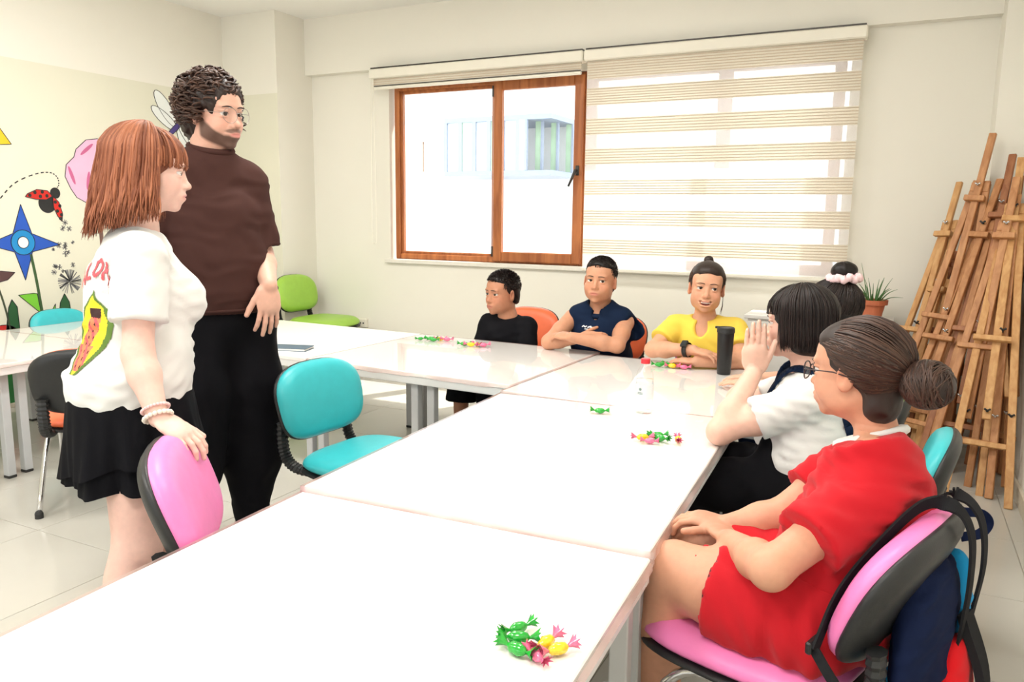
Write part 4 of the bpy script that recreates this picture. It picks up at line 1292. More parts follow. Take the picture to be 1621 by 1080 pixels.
def slick_paths(T, target, n, hx=0.076, grow=0.011, seed=0, w=1.0, th0=0.0, jitter=0.0015, front=(0.062, 0.066), nape=-0.07, spiral=0.0):
    """hair combed from the hairline to the bun at `target` (head units)"""
    rs = np.random.default_rng(seed); paths = []
    C_ = V(0, -0.018, 0.030); Rr = V(hx*w + grow, 0.096 + grow, 0.086 + grow)
    tg = unit((V(*target) - C_) / Rr)
    for i in range(n):
        ph = rs.uniform(-math.pi, math.pi)          # azimuth of the hairline point
        # hairline height as a function of azimuth (front high, sides by the ears, nape low)
        f = math.sin(ph); 
        z0 = 0.068 if f > 0.75 else (0.068 + (0.75 - f) * (-0.10)) if f > 0.05 else (-0.002 - (0.05 - f)*0.085)
        st = unit(V(math.cos(ph), math.sin(ph), 0) * math.sqrt(max(0.02, 1 - ((z0 - 0.03)/Rr[2])**2)) + V(0, 0, (z0 - 0.03)/Rr[2]))
        st = unit(st + rs.normal(0, 0.02, 3))
        ang = math.acos(np.clip(st @ tg, -1, 1))
        if ang < 0.12: continue
        ts = np.linspace(0, 1, 12); pts = []
        lift = rs.uniform(0.0, 1.0)
        for t in ts:
            v = (math.sin((1-t)*ang)*st + math.sin(t*ang)*tg) / math.sin(ang)
            g_ = 1.0 + 0.02*lift*math.sin(math.pi*t) 
            p = C_ + v * Rr * g_
            pts.append(T(*(p + rs.normal(0, jitter*0.35, 3))))
        paths.append(np.array(pts))
    return paths
from mathutils.bvhtree import BVHTree

def torso_sdf(S, B, pelvis, chest, neck, shs, hips, w=1.0, d=1.0, g=0.0, k=0.05):
    """pelvis, chest, neck: points; B: basis; shs: (right, left) shoulders; hips: (right, left)"""
    pelvis, chest, neck = V(*pelvis), V(*chest), V(*neck)
    up = unit(chest - pelvis); R = np.stack([B[:, 0], unit(np.cross(up, B[:, 0])), up], 1)
    S.ell(pelvis, (0.150*w + g, 0.105*d + g, 0.105 + g), R, k)
    S.ell((pelvis*0.55 + chest*0.45), (0.128*w + g, 0.100*d + g, 0.14 + g), R, k)
    S.ell(chest, (0.150*w + g, 0.108*d + g, 0.150 + g), R, k)
    if shs is not None:
        for q in shs: S.cone(chest*0.35 + neck*0.65, q, 0.062*w + g, 0.050*w + g, k*0.8)
    return R

def arm_sdf(S, sh, el, wr, r=(0.046, 0.038, 0.024), k=0.02, g=0.0):
    sh, el, wr = V(*sh), V(*el), V(*wr)
    m_ = sh*0.5 + el*0.5
    S.cone(sh, m_, r[0] + g, r[0]*0.93 + g, k); S.cone(m_, el, r[0]*0.93 + g, r[1] + g, 0.02)
    f1 = el*0.68 + wr*0.32
    S.cone(el, f1, r[1] + g, r[1]*1.02 + g, 0.02); S.cone(f1, wr, r[1]*1.02 + g, r[2] + g, 0.02)

def leg_sdf(S, hip, kn, an, r=(0.080, 0.056, 0.036), toe=None, k=0.03, g=0.0, s=1.0):
    hip, kn, an = V(*hip), V(*kn), V(*an)
    S.cone(hip, kn, r[0] + g, r[1] + g, k)
    c1 = kn*0.68 + an*0.32 + unit(np.cross(np.cross(kn-hip, an-kn), an-kn) + 1e-9) * 0.0
    S.cone(kn, c1, r[1] + g, r[1]*0.98 + g, 0.02); S.cone(c1, an, r[1]*0.98 + g, r[2] + g, 0.02)
    if toe is not None:
        toe = V(*toe); S.cone(an + V(0, 0, -0.03*s), toe, 0.036*s, 0.028*s, 0.02)

def shoe(an, toe, m, parent, base, s=1.0, name='shoe', m_sole=None):
    an, toe = V(*an), V(*toe); d = unit(V(toe[0]-an[0], toe[1]-an[1], 0)); sd = V(d[1], -d[0], 0)
    S = SDF(); z0 = 0.0
    a = V(an[0], an[1], 0)
    S.cone(a - d*0.035*s + V(0, 0, 0.048*s), a + d*0.10*s + V(0, 0, 0.040*s), 0.046*s, 0.040*s, 0.02)
    S.cone(a + d*0.10*s + V(0, 0, 0.036*s), a + d*0.165*s + V(0, 0, 0.032*s), 0.042*s, 0.030*s, 0.02)
    S.cone(a - d*0.02*s + V(0, 0, 0.05*s), a - d*0.01*s + V(0, 0, 0.10*s), 0.042*s, 0.040*s, 0.015)
    S.half((0, 0, 0.014), (0, 0, -1))
    o = sdf_object(name, S, 0.008, m, parent, base)
    S = SDF(); S.cone(a - d*0.04*s + V(0, 0, 0.014), a + d*0.17*s + V(0, 0, 0.014), 0.046*s, 0.036*s, 0.01, flat=((0, 0, 1), 0.6)); S.half((0, 0, 0.001), (0, 0, -1)); S.half((0, 0, 0.022), (0, 0, 1))
    sdf_object('sole', S, 0.008, m_sole or m_cream_al, o, base)

def decal(target, name, origin, ux, uy, dirv, shapes, w, h, step, mats, parent, base, off=0.0025):
    """flat print laid onto cloth: cells of a fine grid dropped along dirv onto the target's surface"""
    me = target.data
    bv = BVHTree.FromPolygons([Vector(v.co) + Vector(base) for v in me.vertices], [tuple(p.vertices) for p in me.polygons])
    origin, ux, uy, dirv = V(*origin), unit(ux), unit(uy), unit(dirv)
    nx, ny = int(w/step), int(h/step); cache = {}
    b = MB()
    def vert(i, j):
        if (i, j) not in cache:
            p = origin + ux*((i - nx/2)*step) + uy*((j - ny/2)*step)
            hit = bv.ray_cast(Vector(p), Vector(dirv), 0.6)
            if hit[0] is None: cache[(i, j)] = None
            else:
                cache[(i, j)] = len(b.v); b.v.append(tuple(np.array(hit[0]) + np.array(hit[1]) * (off if hit[1].dot(Vector(dirv)) < 0 else -off) - base))
        return cache[(i, j)]
    for i in range(nx):
        for j in range(ny):
            u, v = (i + 0.5 - nx/2)*step, (j + 0.5 - ny/2)*step
            mi = shapes(u, v)
            if mi is None: continue
            q = [vert(i, j), vert(i+1, j), vert(i+1, j+1), vert(i, j+1)]
            if None in q: continue
            b.f.append(tuple(q)); b.m.append(mi)
    if not b.f: return None
    return b.build(name, mats, parent, smooth=True)

def seg(u, v, a, b_, r):
    px_, py_ = u - a[0], v - a[1]; bx, by = b_[0]-a[0], b_[1]-a[1]
    t = max(0, min(1, (px_*bx + py_*by) / max(1e-9, bx*bx + by*by)))
    return math.hypot(px_ - t*bx, py_ - t*by) < r
GLYPH = {'A': [((-.4, -.5), (0, .5)), ((0, .5), (.4, -.5)), ((-.22, -.1), (.22, -.1))],
         'L': [((-.3, .5), (-.3, -.5)), ((-.3, -.5), (.35, -.5))],
         'O': [((-.35, -.3), (-.35, .3)), ((.35, -.3), (.35, .3)), ((-.35, .3), (0, .5)), ((0, .5), (.35, .3)), ((-.35, -.3), (0, -.5)), ((0, -.5), (.35, -.3))],
         'H': [((-.35, -.5), (-.35, .5)), ((.35, -.5), (.35, .5)), ((-.35, 0), (.35, 0))]}
def glyph(ch, u, v, cu, cv, size, rot, r):
    x, y = u - cu, v - cv
    x, y = (x*math.cos(rot) + y*math.sin(rot))/size, (-x*math.sin(rot) + y*math.cos(rot))/size
    if abs(x) > 0.75 or abs(y) > 0.75: return False
    return any(seg(x, y, a, b_, r) for a, b_ in GLYPH[ch])

def fabric(name, col, rough=0.85, var=0.06): return mat(name, col, rough, var=var, scale=8, bump=0.10, bscale=700, spec=0.12, sheen=0.0 if max(col) < 0.1 else 0.1)
m_fblack = fabric('black_cotton', (0.006, 0.006, 0.008)); m_fbrown = fabric('brown_jersey', s2l(70, 46, 42))
m_fwhite = fabric('white_cotton', s2l(224, 224, 221)); m_fnavy = fabric('navy_jersey', s2l(20, 34, 58)); m_fyellow = fabric('yellow_cotton', s2l(236, 204, 84))
m_fred = fabric('red_jersey', s2l(190, 30, 40)); m_fpinkpale = fabric('pale_pink_satin', s2l(240, 205, 208), 0.45)
m_sneaker = mat('speckled_grey_canvas', s2l(190, 180, 168), 0.8, var=0.5, scale=90); m_whitesole = mat('white_rubber', s2l(235, 235, 232), 0.6)
m_hair_ginger = hair_mat('ginger_hair', s2l(116, 66, 46), s2l(172, 110, 80), 0.55, 0.3)
m_hair_brown = hair_mat('dark_brown_hair', s2l(42, 28, 23), s2l(84, 58, 46), 0.5)
m_hair_black = hair_mat('black_brown_hair', s2l(20, 14, 13), s2l(44, 32, 29), 0.45, 0.35)
m_brow_dk = mat('dark_brow', s2l(38, 26, 22), 0.7); m_brow_gi = mat('ginger_brow', s2l(150, 98, 74), 0.7)

def new_person(label, base, S, h, fine, colour, disp=None):
    o = sdf_object('person', S, h, m_skin, None, base, fine, disp, colour)
    o.location = base; tag(o, label, 'person'); return o
def hbox(c, s, drop=0.170, up=0.135): return (c - V(0.115, 0.125, drop)*s, c + V(0.115, 0.125, up)*s)

# ------------------------------------------------------------------ standing man in brown
def build_man():
    base = V(-2.28, 2.02, 0); hc = V(-2.262, 2.107, 1.638); s = 1.10
    R = basis(2, -4, 3); B = basis(-18)
    S = SDF(); T = head_sdf(S, hc, R, s, dict(nose=1.1, w=1.0))
    pel, che, nk = V(-2.275, 2.11, 0.88), V(-2.29, 2.10, 1.25), V(-2.290, 2.105, 1.495)
    shL, shR = V(-2.238, 2.222, 1.390), V(-2.345, 1.925, 1.385)
    elL, wrL = V(-2.195, 2.245, 1.125), V(-2.045, 2.125, 1.025)
    elR, wrR = V(-2.40, 1.84, 1.10), V(-2.43, 1.93, 0.88)
    hL, hR = V(-2.255, 2.20, 0.84), V(-2.30, 2.02, 0.84)
    kL, kR = V(-2.235, 2.20, 0.46), V(-2.29, 1.95, 0.45); aL, aR = V(-2.225, 2.17, 0.075), V(-2.30, 1.88, 0.075)
    S.cone(T(0, -0.028, -0.05), nk, 0.056*s, 0.062, 0.03); S.cone(nk, che + V(0, 0, 0.1), 0.056, 0.06, 0.03)
    torso_sdf(S, B, pel, che, nk, (shR, shL), None, 1.1, 1.15, -0.012)
    arm_sdf(S, shL, elL, wrL, (0.052, 0.044, 0.029)); arm_sdf(S, shR, elR, wrR, (0.052, 0.044, 0.029))
    leg_sdf(S, hL, kL, aL, (0.085, 0.06, 0.042)); leg_sdf(S, hR, kR, aR, (0.085, 0.06, 0.042))
    fb = [(*hbox(hc, s), 0.0035)]
    f = hand_sdf(S, wrL, V(0.10, -0.16, -1), -B[:, 1]*0.6 + V(-0.4, 0.2, 0), B[:, 1] + V(0.3, -0.6, 0), 1.10, (0.28, 0.18, 0.20, 0.25), 0.12, (0.55, 0.25)); fb.append((*f, 0.0032))
    f = hand_sdf(S, wrR, V(0, 0.3, -1), V(0.5, 0.4, 0), B[:, 1], 1.08); fb.append((*f, 0.004))
    skin = s2l(216, 170, 150)
    def beard(L_, C_, mask):
        x, y, z = L_[:, 0], L_[:, 1], L_[:, 2]
        sm = lambda v, e: np.clip(0.5 + v / e, 0, 1)
        line = np.where(y < 0.045, -0.012 - 0.62*np.clip(y, 0, 0.045), -0.040 - 0.9*np.clip(y - 0.045, 0, 0.03))
        jaw = sm(line - z, 0.010) * sm(y - 0.004, 0.010) * sm(z + 0.072 + 0.62*y, 0.012)
        mus = sm(1.15 - np.sqrt((x/0.030)**2 + ((z + 0.0545)/0.0068)**2), 0.3) * (y > 0.075)
        lips = mask(0, 0.094, -0.0665, 0.023, 0.02, 0.0085, 0.2)[:, 0]
        a = np.clip(np.maximum(jaw*0.85, mus*0.75) * (1 - lips), 0, 1)
        return C_ + (np.array(s2l(62, 42, 36)) - C_) * a[:, None]
    o = new_person('tall bearded man with curly dark hair, glasses and brown top standing by the mural', base, S, 0.009, fb, face_colour(hc, R, s, skin, s2l(205, 120, 118), beard))
    eyes(T, R, s, o, base, (0.25, 1, -0.08), None, (0.036, 0.006, 0.0042), m_brow_dk, 0.001)
    m_wire = mat('thin_silver_wire', (0.35, 0.30, 0.28), 0.3, metal=1.0)
    glasses(T, s, o, base, 0.026, 0.024, m_wire, 0.004, 0.0009)
    # brown top
    G = SDF(); g = 0.0
    torso_sdf(G, B, pel + V(0.0, 0, 0.11), che, nk, (shR, shL), None, 1.22, 1.42, 0.012)
    G.ell(che + B[:, 1]*0.05 + V(0, 0, -0.16), (0.185, 0.13, 0.16), B, 0.06)
    G.cyl(pel + V(0.0, 0.0, 0.03), pel + V(0, 0, 0.12), 0.196, 0.212, 0.05, flat=(B[:, 1], 0.78))
    for sh, el in ((shL, elL), (shR, elR)):
        d = unit(el - sh); G.cone(sh, sh + d*0.12, 0.066, 0.074, 0.04); G.cyl(sh + d*0.05, sh + d*0.245, 0.072, 0.084, 0.015)
        G.cyl(sh + d*0.225, sh + d*0.30, 0.068, 0.068, 0.006, op=1)
    G.half(pel + V(0, 0, 0.04), (0, 0, -1)); G.cone(nk + V(0, 0, -0.03), shL, 0.070, 0.066, 0.05); G.cone(nk + V(0, 0, -0.03), shR, 0.070, 0.066, 0.05); G.cyl(nk + V(0.0, 0, 0.01), nk + V(0.02, 0, 0.10), 0.066, 0.072, 0.01, op=1)
    top = sdf_object('brown_top', G, 0.009, m_fbrown, o, base, (), wrinkle(0.0045, 26, (0.3, 0.3, 1), 3))
    b = MB(); ring = [nk + V(0.008, 0, 0.020) + B[:, 0]*0.074*math.cos(a) + B[:, 1]*0.074*math.sin(a) + V(0, 0, -0.018*math.sin(a)) for a in np.linspace(0, 2*math.pi, 30)]
    b.tube(ring, 0.011, 8, cap=False, flat=1.0); loc_obj(b, 'ribbed_collar', m_fbrown, top, base)
    b = MB(); ring = [pel + V(0, 0, 0.055) + B[:, 0]*0.196*math.cos(a) + B[:, 1]*0.150*math.sin(a) for a in np.linspace(0, 2*math.pi, 44)]
    b.tube(ring, 0.022, 8, cap=False, flat=0.4); loc_obj(b, 'ribbed_hem', m_fbrown, top, base)
    # baggy black trousers
    G = SDF()
    G.ell(pel + V(0, 0, 0.02), (0.195, 0.145, 0.13), B, 0.05)
    for h_, k_, a_ in ((hL, kL, aL), (hR, kR, aR)):
        G.cone(h_, k_*0.55 + h_*0.45, 0.122, 0.130, 0.05); G.cone(k_*0.55 + h_*0.45, k_*0.75 + a_*0.25, 0.130, 0.125, 0.03); G.cone(k_*0.75 + a_*0.25, a_ + V(0, 0, 0.05), 0.125, 0.064, 0.03); G.cyl(a_ + V(0, 0, -0.01), a_ + V(0, 0, 0.08), 0.062, 0.070, 0.02)
    sdf_object('black_trousers', G, 0.010, m_fblack, o, base, (), wrinkle(0.006, 16, (1, 0.5, 0.15), 5))
    shoe(aL, aL + V(0.15, -0.03, 0), m_sneaker, o, base, 1.05, m_sole=m_whitesole); shoe(aR, aR + V(0.13, -0.09, 0), m_sneaker, o, base, 1.05, m_sole=m_whitesole)
    # curly hair: a cap below, coils on top
    G = SDF(); E = cap_hair(G, T, R, s, 0.016)
    E(0, -0.050, -0.02, 0.074, 0.062, 0.075, 0.02); E(0, 0.02, 0.072, 0.062, 0.062, 0.040, 0.02)
    E(0, 0.085, 0.0, 0.062, 0.055, 0.062, 0.010, 1); 
    for q in (-1, 1): E(q*0.084, 0.034, -0.03, 0.03, 0.036, 0.05, 0.008, 1); E(q*0.09, 0.002, -0.012, 0.026, 0.022, 0.026, 0.006, 1)
    sdf_object('hair', G, 0.0055, m_hair_brown, o, base, (), wrinkle(0.005, 230, (1, 1, 1), 9))
    paths = []; radii = []; rs = np.random.default_rng(4)
    for i in range(620):
        th, ph = math.acos(1 - rs.random()*1.55), rs.uniform(-math.pi, math.pi)
        v = sph(th, ph); p = V(0, -0.020, 0.030) + v * V(0.092, 0.113, 0.106)
        if p[1] > 0.060 and p[2] < 0.072: continue
        if p[1] > 0.018 and p[2] < 0.035: continue
        if p[2] < -0.06 and p[1] > -0.05: continue
        dn_ = unit(V(0, -0.25, -1) + v*0.35 + rs.normal(0, 0.35, 3)); L_ = rs.uniform(0.030, 0.055); cr = rs.uniform(0.009, 0.015); turns = rs.uniform(1.5, 2.3)
        x = unit(np.cross(dn_, v) + 1e-6); y = np.cross(dn_, x); pts = []
        for t in np.linspace(0, 1, 20):
            a = t*turns*6.283 + i
            pts.append(T(*(p + dn_*L_*(t - 0.4) + v*(-0.012*abs(t - 0.4)) + (x*math.cos(a) + y*math.sin(a))*cr)))
        paths.append(np.array(pts)); radii.append(rs.uniform(0.0032, 0.0050))
    for k in range(9):   # loose ringlets by the far temple
        p = V(-0.082 + rs.uniform(-.006, .012), 0.052 + rs.uniform(-.03, .012), 0.07 - 0.014*k + rs.uniform(0, .01)); cr = rs.uniform(0.007, 0.010); pts = []
        for t in np.linspace(0, 1, 15):
            a = t*8 + k; pts.append(T(*(p + V(cr*math.cos(a), cr*math.sin(a), -0.03*t))))
        paths.append(np.array(pts)); radii.append(0.0038)
    strands_object('hair_curls', paths, radii, m_hair_brown, o, base, 5, 0.8)
    # hair falls from a parting over the forehead sides
    return o
build_man()

# ------------------------------------------------------------------ ginger-haired woman
def bob_paths(T, n, seed, rad, zc, drop_fn, fringe=None, part=0.0, wave=0.0, face_half=0.95, face_z=None, flare=0.0, tuck=0.0):
    """dome of hair from a parting, then a curtain; azimuth 90 deg is the face"""
    rs = np.random.default_rng(seed); paths = []; radii = []
    for i in range(n):
        ph = rs.uniform(-math.pi, math.pi); f = ph - math.pi/2; f = (f + math.pi) % (2*math.pi) - math.pi
        fr = abs(f) < face_half
        if fr and fringe is None: continue
        drop = fringe if fr else drop_fn(f)
        lay = rs.uniform(0.90, 1.03); pts = []; wv = rs.uniform(0, 6.28); wa = wave*rs.uniform(0.5, 1.4)
        u = V(math.cos(ph), math.sin(ph), 0)
        th0 = rs.uniform(0.05, 0.9) if not fr else rs.uniform(0.2, 0.7)
        r_h = 1.0/math.sqrt((math.cos(ph)/rad[0])**2 + (math.sin(ph)/rad[1])**2)
        n1 = 8; 
        for th in np.linspace(th0, math.pi/2, n1):
            pts.append(V(0, part_y, zc) + u*r_h*lay*math.sin(th) + V(0, 0, rad[2]*lay*math.cos(th)))
        dr = drop*rs.uniform(0.86, 1.06)
        for t in np.linspace(0, 1, 12)[1:]:
            w_ = wa*math.sin(wv + t*7.5)*t
            tk = -tuck*max(0, t - 0.55)**2
            pts.append(V(0, part_y, zc) + u*(r_h*lay*(1 + flare*t + tk) + w_) + V(-u[1], u[0], 0)*wa*0.8*math.cos(wv*1.7 + t*6)*t + V(0, 0, -dr*t))
        paths.append(np.array([T(*p) for p in pts])); radii.append(rs.uniform(0.0028, 0.0058))
    return paths, radii
part_y = -0.02
def build_woman():
    base = V(-1.93, 1.46, 0); hc = V(-1.908, 1.540, 1.400); s = 0.98
    R = basis(47, -6, 0); B = basis(72)
    S = SDF(); T = head_sdf(S, hc, R, s, dict(nose=1.0, fat=1.08))
    pel, che, nk = V(-1.925, 1.445, 0.72), V(-1.935, 1.485, 1.06), V(-1.945, 1.510, 1.235)
    shR, shL = V(-1.80, 1.405, 1.165), V(-2.03, 1.61, 1.165)
    elR, wrR = V(-1.755, 1.345, 0.915), V(-1.655, 1.315, 0.765)
    elL, wrL = V(-2.06, 1.60, 0.92), V(-2.06, 1.60, 0.70)
    hR, hL = V(-1.86, 1.40, 0.66), V(-1.945, 1.52, 0.66)
    kR, kL = V(-1.835, 1.365, 0.36), V(-1.885, 1.535, 0.36); aR, aL = V(-1.855, 1.325, 0.07), V(-1.885, 1.515, 0.07)
    S.cone(T(0, -0.028, -0.05), nk, 0.050*s, 0.056, 0.03); S.cone(nk, che + V(0, 0, 0.06), 0.052, 0.06, 0.03)
    torso_sdf(S, B, pel, che, nk, (shR, shL), None, 0.96, 1.02, -0.01)
    arm_sdf(S, shR, elR, wrR, (0.044, 0.038, 0.025)); arm_sdf(S, shL, elL, wrL, (0.044, 0.038, 0.025))
    leg_sdf(S, hR, kR, aR, (0.088, 0.062, 0.040), aR + V(0.06, 0.11, -0.04)); leg_sdf(S, hL, kL, aL, (0.088, 0.062, 0.040), aL + V(0.06, 0.11, -0.04))
    for k_, a_ in ((kR, aR), (kL, aL)): S.ell(k_*0.66 + a_*0.34 - B[:, 1]*0.018, (0.056, 0.056, 0.10), B, 0.03)
    fb = [(*hbox(hc, s), 0.0033)]
    hd = V(0.80, 0.20, -0.42)
    f = hand_sdf(S, wrR, hd, V(-0.35, 0.0, -1), V(-0.25, 1, 0), 0.98, (0.42, 0.40, 0.40, 0.42), 0.10, (0.55, 0.2)); fb.append((*f, 0.003))
    f = hand_sdf(S, wrL, V(0.7, 0.5, -0.3), V(0, -1, 0), V(0, 0, 1), 0.95); fb.append((*f, 0.005))
    def bruise(L_, C_, mask): return C_
    fc = face_colour(hc, R, s, s2l(228, 188, 174), s2l(204, 128, 128))
    def colf(P):
        C_ = fc(P); d = np.linalg.norm((P - V(-1.80, 1.335, 0.335)) / V(0.03, 0.025, 0.018), axis=1)
        m_ = np.clip(1.2 - d, 0, 1)[:, None]; return C_ * (1 - m_*V(0.35, 0.45, 0.40))
    o = new_person('standing woman with ginger hair and white t-shirt, hand resting on a pink chair', base, S, 0.009, fb, colf)
    eyes(T, R, s, o, base, (0, 1, -0.25), None, (0.034, 0.006, 0.0028), m_brow_gi, 0.002)
    # white t-shirt
    G = SDF()
    torso_sdf(G, B, pel + V(0, 0, 0.10), che, nk, (shR, shL), None, 0.99, 1.06, 0.010)
    for q in (-1, 1): G.ell(che + B[:, 0]*0.07*q + B[:, 1]*0.095 + V(0, 0, -0.025), (0.075, 0.075, 0.078), B, 0.06)
    G.ell(pel + V(0, 0, 0.16) + B[:, 1]*0.04, (0.158, 0.128, 0.13), B, 0.05); G.ell(pel + V(0, 0, 0.09) - B[:, 1]*0.03, (0.162, 0.128, 0.11), B, 0.04)
    G.cyl(pel + V(0, 0, 0.015), pel + V(0, 0, 0.12), 0.172, 0.172, 0.03, flat=(B[:, 1], 0.92))
    for sh, el in ((shR, elR), (shL, elL)):
        d = unit(el - sh); G.cone(sh + V(0, 0, -0.005), sh + d*0.10, 0.056, 0.064, 0.05); G.cyl(sh + d*0.03, sh + d*0.175, 0.060, 0.074, 0.02)
    G.half(pel + V(0, 0, 0.022), (0.1, 0, -1)); G.cyl(nk + V(0.01, 0.01, 0.0), nk + V(0.02, 0.02, 0.10), 0.062, 0.07, 0.01, op=1)
    sh_ = sdf_object('white_t_shirt', G, 0.009, m_fwhite, o, base, (), wrinkle(0.0036, 34, (0.2, 0.2, 1), 12))
    m_pr = [mat('print_red', s2l(235, 92, 100), 0.8), mat('print_yellow', s2l(246, 214, 50), 0.8), mat('print_green', s2l(90, 120, 50), 0.8), mat('print_orange', s2l(240, 130, 90), 0.8), mat('print_dark', s2l(60, 35, 35), 0.8)]
    def art(u, v):
        for ch, cu, cv, ro in (('A', -0.085, 0.115, 0.35), ('L', -0.045, 0.138, 0.18), ('O', 0.0, 0.147, 0), ('H', 0.046, 0.138, -0.18), ('A', 0.086, 0.114, -0.38)):
            if glyph(ch, u, v, cu, cv, 0.042, ro, 0.115): return 0
        yy = v + 0.03; wd = 0.062*math.cos(max(-1.4, min(1.4, (yy - 0.01)/0.115*1.35)))
        if yy > 0.07: wd *= max(0, 1 - (yy - 0.07)/0.05)
        if -0.105 < yy < 0.135 and abs(u) < wd*1.1:
            if abs(u) > wd - 0.009: return 2
            if abs(u - 0.012*math.sin(yy*28)) < 0.022 + 0.012*(yy < -0.03) and yy > -0.095 and yy < 0.07:
                if yy > 0.045: return 4
                return 4 if (math.sin(u*300)*math.sin(yy*170) > 0.72) else (3 if math.sin(u*190 + yy*120) < 0.5 else 0)
            return 1
        return None
    decal(sh_, 'back_print', che - B[:, 1]*0.35 + V(0, 0, -0.075) + B[:, 0]*0.045, B[:, 0], (0, 0, 1), B[:, 1], art, 0.26, 0.36, 0.0025, m_pr, sh_, base)
    # black wrap skirt with flounced hem, two layers
    for (nm, z1, r0, r1, ph0, hemw) in (('black_skirt', 0.535, 0.160, 0.190, 0.0, 0.010), ('skirt_overlay', 0.575, 0.168, 0.200, 1.2, 0.045)):
        b = MB(); nA, nZ = 120, 16; vv = []; fs = []
        for j in range(nZ + 1):
            t = j/nZ
            for i in range(nA):
                a = 2*math.pi*i/nA
                zb = z1 + hemw*math.sin(a + ph0) + 0.006*math.sin(7*a)
                z = 0.80 + (zb - 0.80)*t; r = r0 + (r1 - r0)*t**0.8; wv = (0.016*t*t)*math.sin(9*a + 2*math.sin(2*a)) + 0.004*t*math.sin(23*a)
                p = pel + B[:, 0]*(r*1.0 + wv)*math.cos(a) + B[:, 1]*(r*0.93 + wv)*math.sin(a); vv.append((p[0], p[1], z))
        for j in range(nZ):
            for i in range(nA): fs.append((j*nA+i, (j+1)*nA+i, (j+1)*nA+(i+1) % nA, j*nA+(i+1) % nA))
        b.add(vv, fs); loc_obj(b, nm, m_fblack, o, base)
    # bracelets
    m_pearl = mat('pearl_beads', s2l(236, 228, 214), 0.25); m_rose = mat('rose_beads', s2l(240, 200, 200), 0.3)
    d = unit(wrR - elR); x = unit(np.cross(d, (0, 0, 1))); y = np.cross(d, x)
    for off, m_, r_, nb in ((-0.004, m_pearl, 0.0062, 18), (-0.026, m_rose, 0.0042, 26)):
        b = MB()
        for a in np.linspace(0, 2*math.pi, nb, endpoint=False): b.ball(wrR + d*off + (x*math.cos(a) + y*math.sin(a))*0.033, r_, 8, 6)
        loc_obj(b, 'bracelet', m_, o, base)
    shoe(aR, aR + B[:, 1]*0.15, m_fblack, o, base, 0.95, m_sole=m_whitesole); shoe(aL, aL + B[:, 1]*0.15, m_fblack, o, base, 0.95, m_sole=m_whitesole)
    # hair: dome and curtain over an inner mass, wavy ends, fringe
    G = SDF(); E = cap_hair(G, T, R, s, 0.010)
    E(0, -0.045, -0.03, 0.082, 0.075, 0.10, 0.03); E(0, -0.072, -0.105, 0.084, 0.052, 0.080, 0.03); E(0, 0.03, 0.055, 0.062, 0.058, 0.045, 0.02)
    E(0, 0.115, -0.045, 0.085, 0.085, 0.070, 0.010, 1); E(0, 0.062, -0.115, 0.12, 0.055, 0.10, 0.02, 1)
    sdf_object('hair', G, 0.006, m_hair_ginger, o, base, (), wrinkle(0.003, 160, (1, 1, 0), 8))
    global part_y
    part_y = -0.016
    pa, ra = bob_paths(T, 1900, 3, (0.100, 0.118, 0.100), 0.034, lambda f: 0.170 + 0.070*max(0, (abs(f) - 1.2)/1.9), None, wave=0.007, face_half=1.12, flare=0.20)
    pf, rf = bob_paths(T, 420, 5, (0.090, 0.112, 0.094), 0.030, lambda f: 0.0, 0.022, wave=0.002, face_half=1.30, flare=-0.02)
    keep = [i for i, p in enumerate(pf) if abs(((p[-1] - hc) @ R)[0]) < 0.098*s and ((p[-1] - hc) @ R)[1] > 0.005]
    strands_object('hair_strands', pa + [pf[i] for i in keep], ra + [rf[i]*0.8 for i in keep], m_hair_ginger, o, base, 4, 0.5)
build_woman()
# ------------------------------------------------------------------ seated people
def seat_body(S, B, pel, che, nk, shR, shL, arms, legs, w, d, armr, legr, g=-0.01):
    torso_sdf(S, B, pel, che, nk, (shR, shL), None, w, d, g)
    for a in arms: arm_sdf(S, *a, armr)
    for l in legs: leg_sdf(S, l[0], l[1], l[2], legr)

def short_hair(o, T, R, s, base, hc, m, seed, top=0.018, n=1900):
    G = SDF(); E = cap_hair(G, T, R, s, 0.0025)
    E(0, 0.004, 0.068, 0.064, 0.084, 0.046, 0.02)
    E(0, 0.100, 0.004, 0.085, 0.058, 0.076, 0.010, 1); E(0, 0.02, -0.10, 0.2, 0.13, 0.055, 0.012, 1)
    for q in (-1, 1): E(q*0.088, 0.038, -0.022, 0.03, 0.036, 0.046, 0.008, 1); E(q*0.086, 0.0, -0.030, 0.022, 0.026, 0.034, 0.006, 1)
    sdf_object('hair', G, 0.006, m, o, base, (), wrinkle(0.0018, 300, (1, 1, 1), seed))
    rs = np.random.default_rng(seed); paths, radii = [], []
    for i in range(n):
        th, ph = math.acos(1 - rs.random()*1.05), rs.uniform(-math.pi, math.pi); v = sph(th, ph)
        p = V(0, -0.012, 0.036) + v*V(0.074, 0.096, 0.083)
        if p[2] < -0.005 or (p[1] > 0.045 and p[2] < 0.066) or (p[1] > -0.01 and p[2] < 0.02): continue
        L_ = top*min(1.0, max(0.25, (p[2] - 0.0)/0.09)); d = unit(v*0.75 + (V(0.12, 0.7, 0.1) if p[2] > 0.06 else V(0, 0.1, -0.6)) + rs.normal(0, 0.22, 3))
        paths.append(np.array([T(*(p + d*L_*t + V(0, 0, -0.15)*L_*t*t)) for t in np.linspace(0, 1, 5)])); radii.append(rs.uniform(0.0016, 0.003))
    strands_object('hair_strands', paths, radii, m, o, base, 3, 0.8)

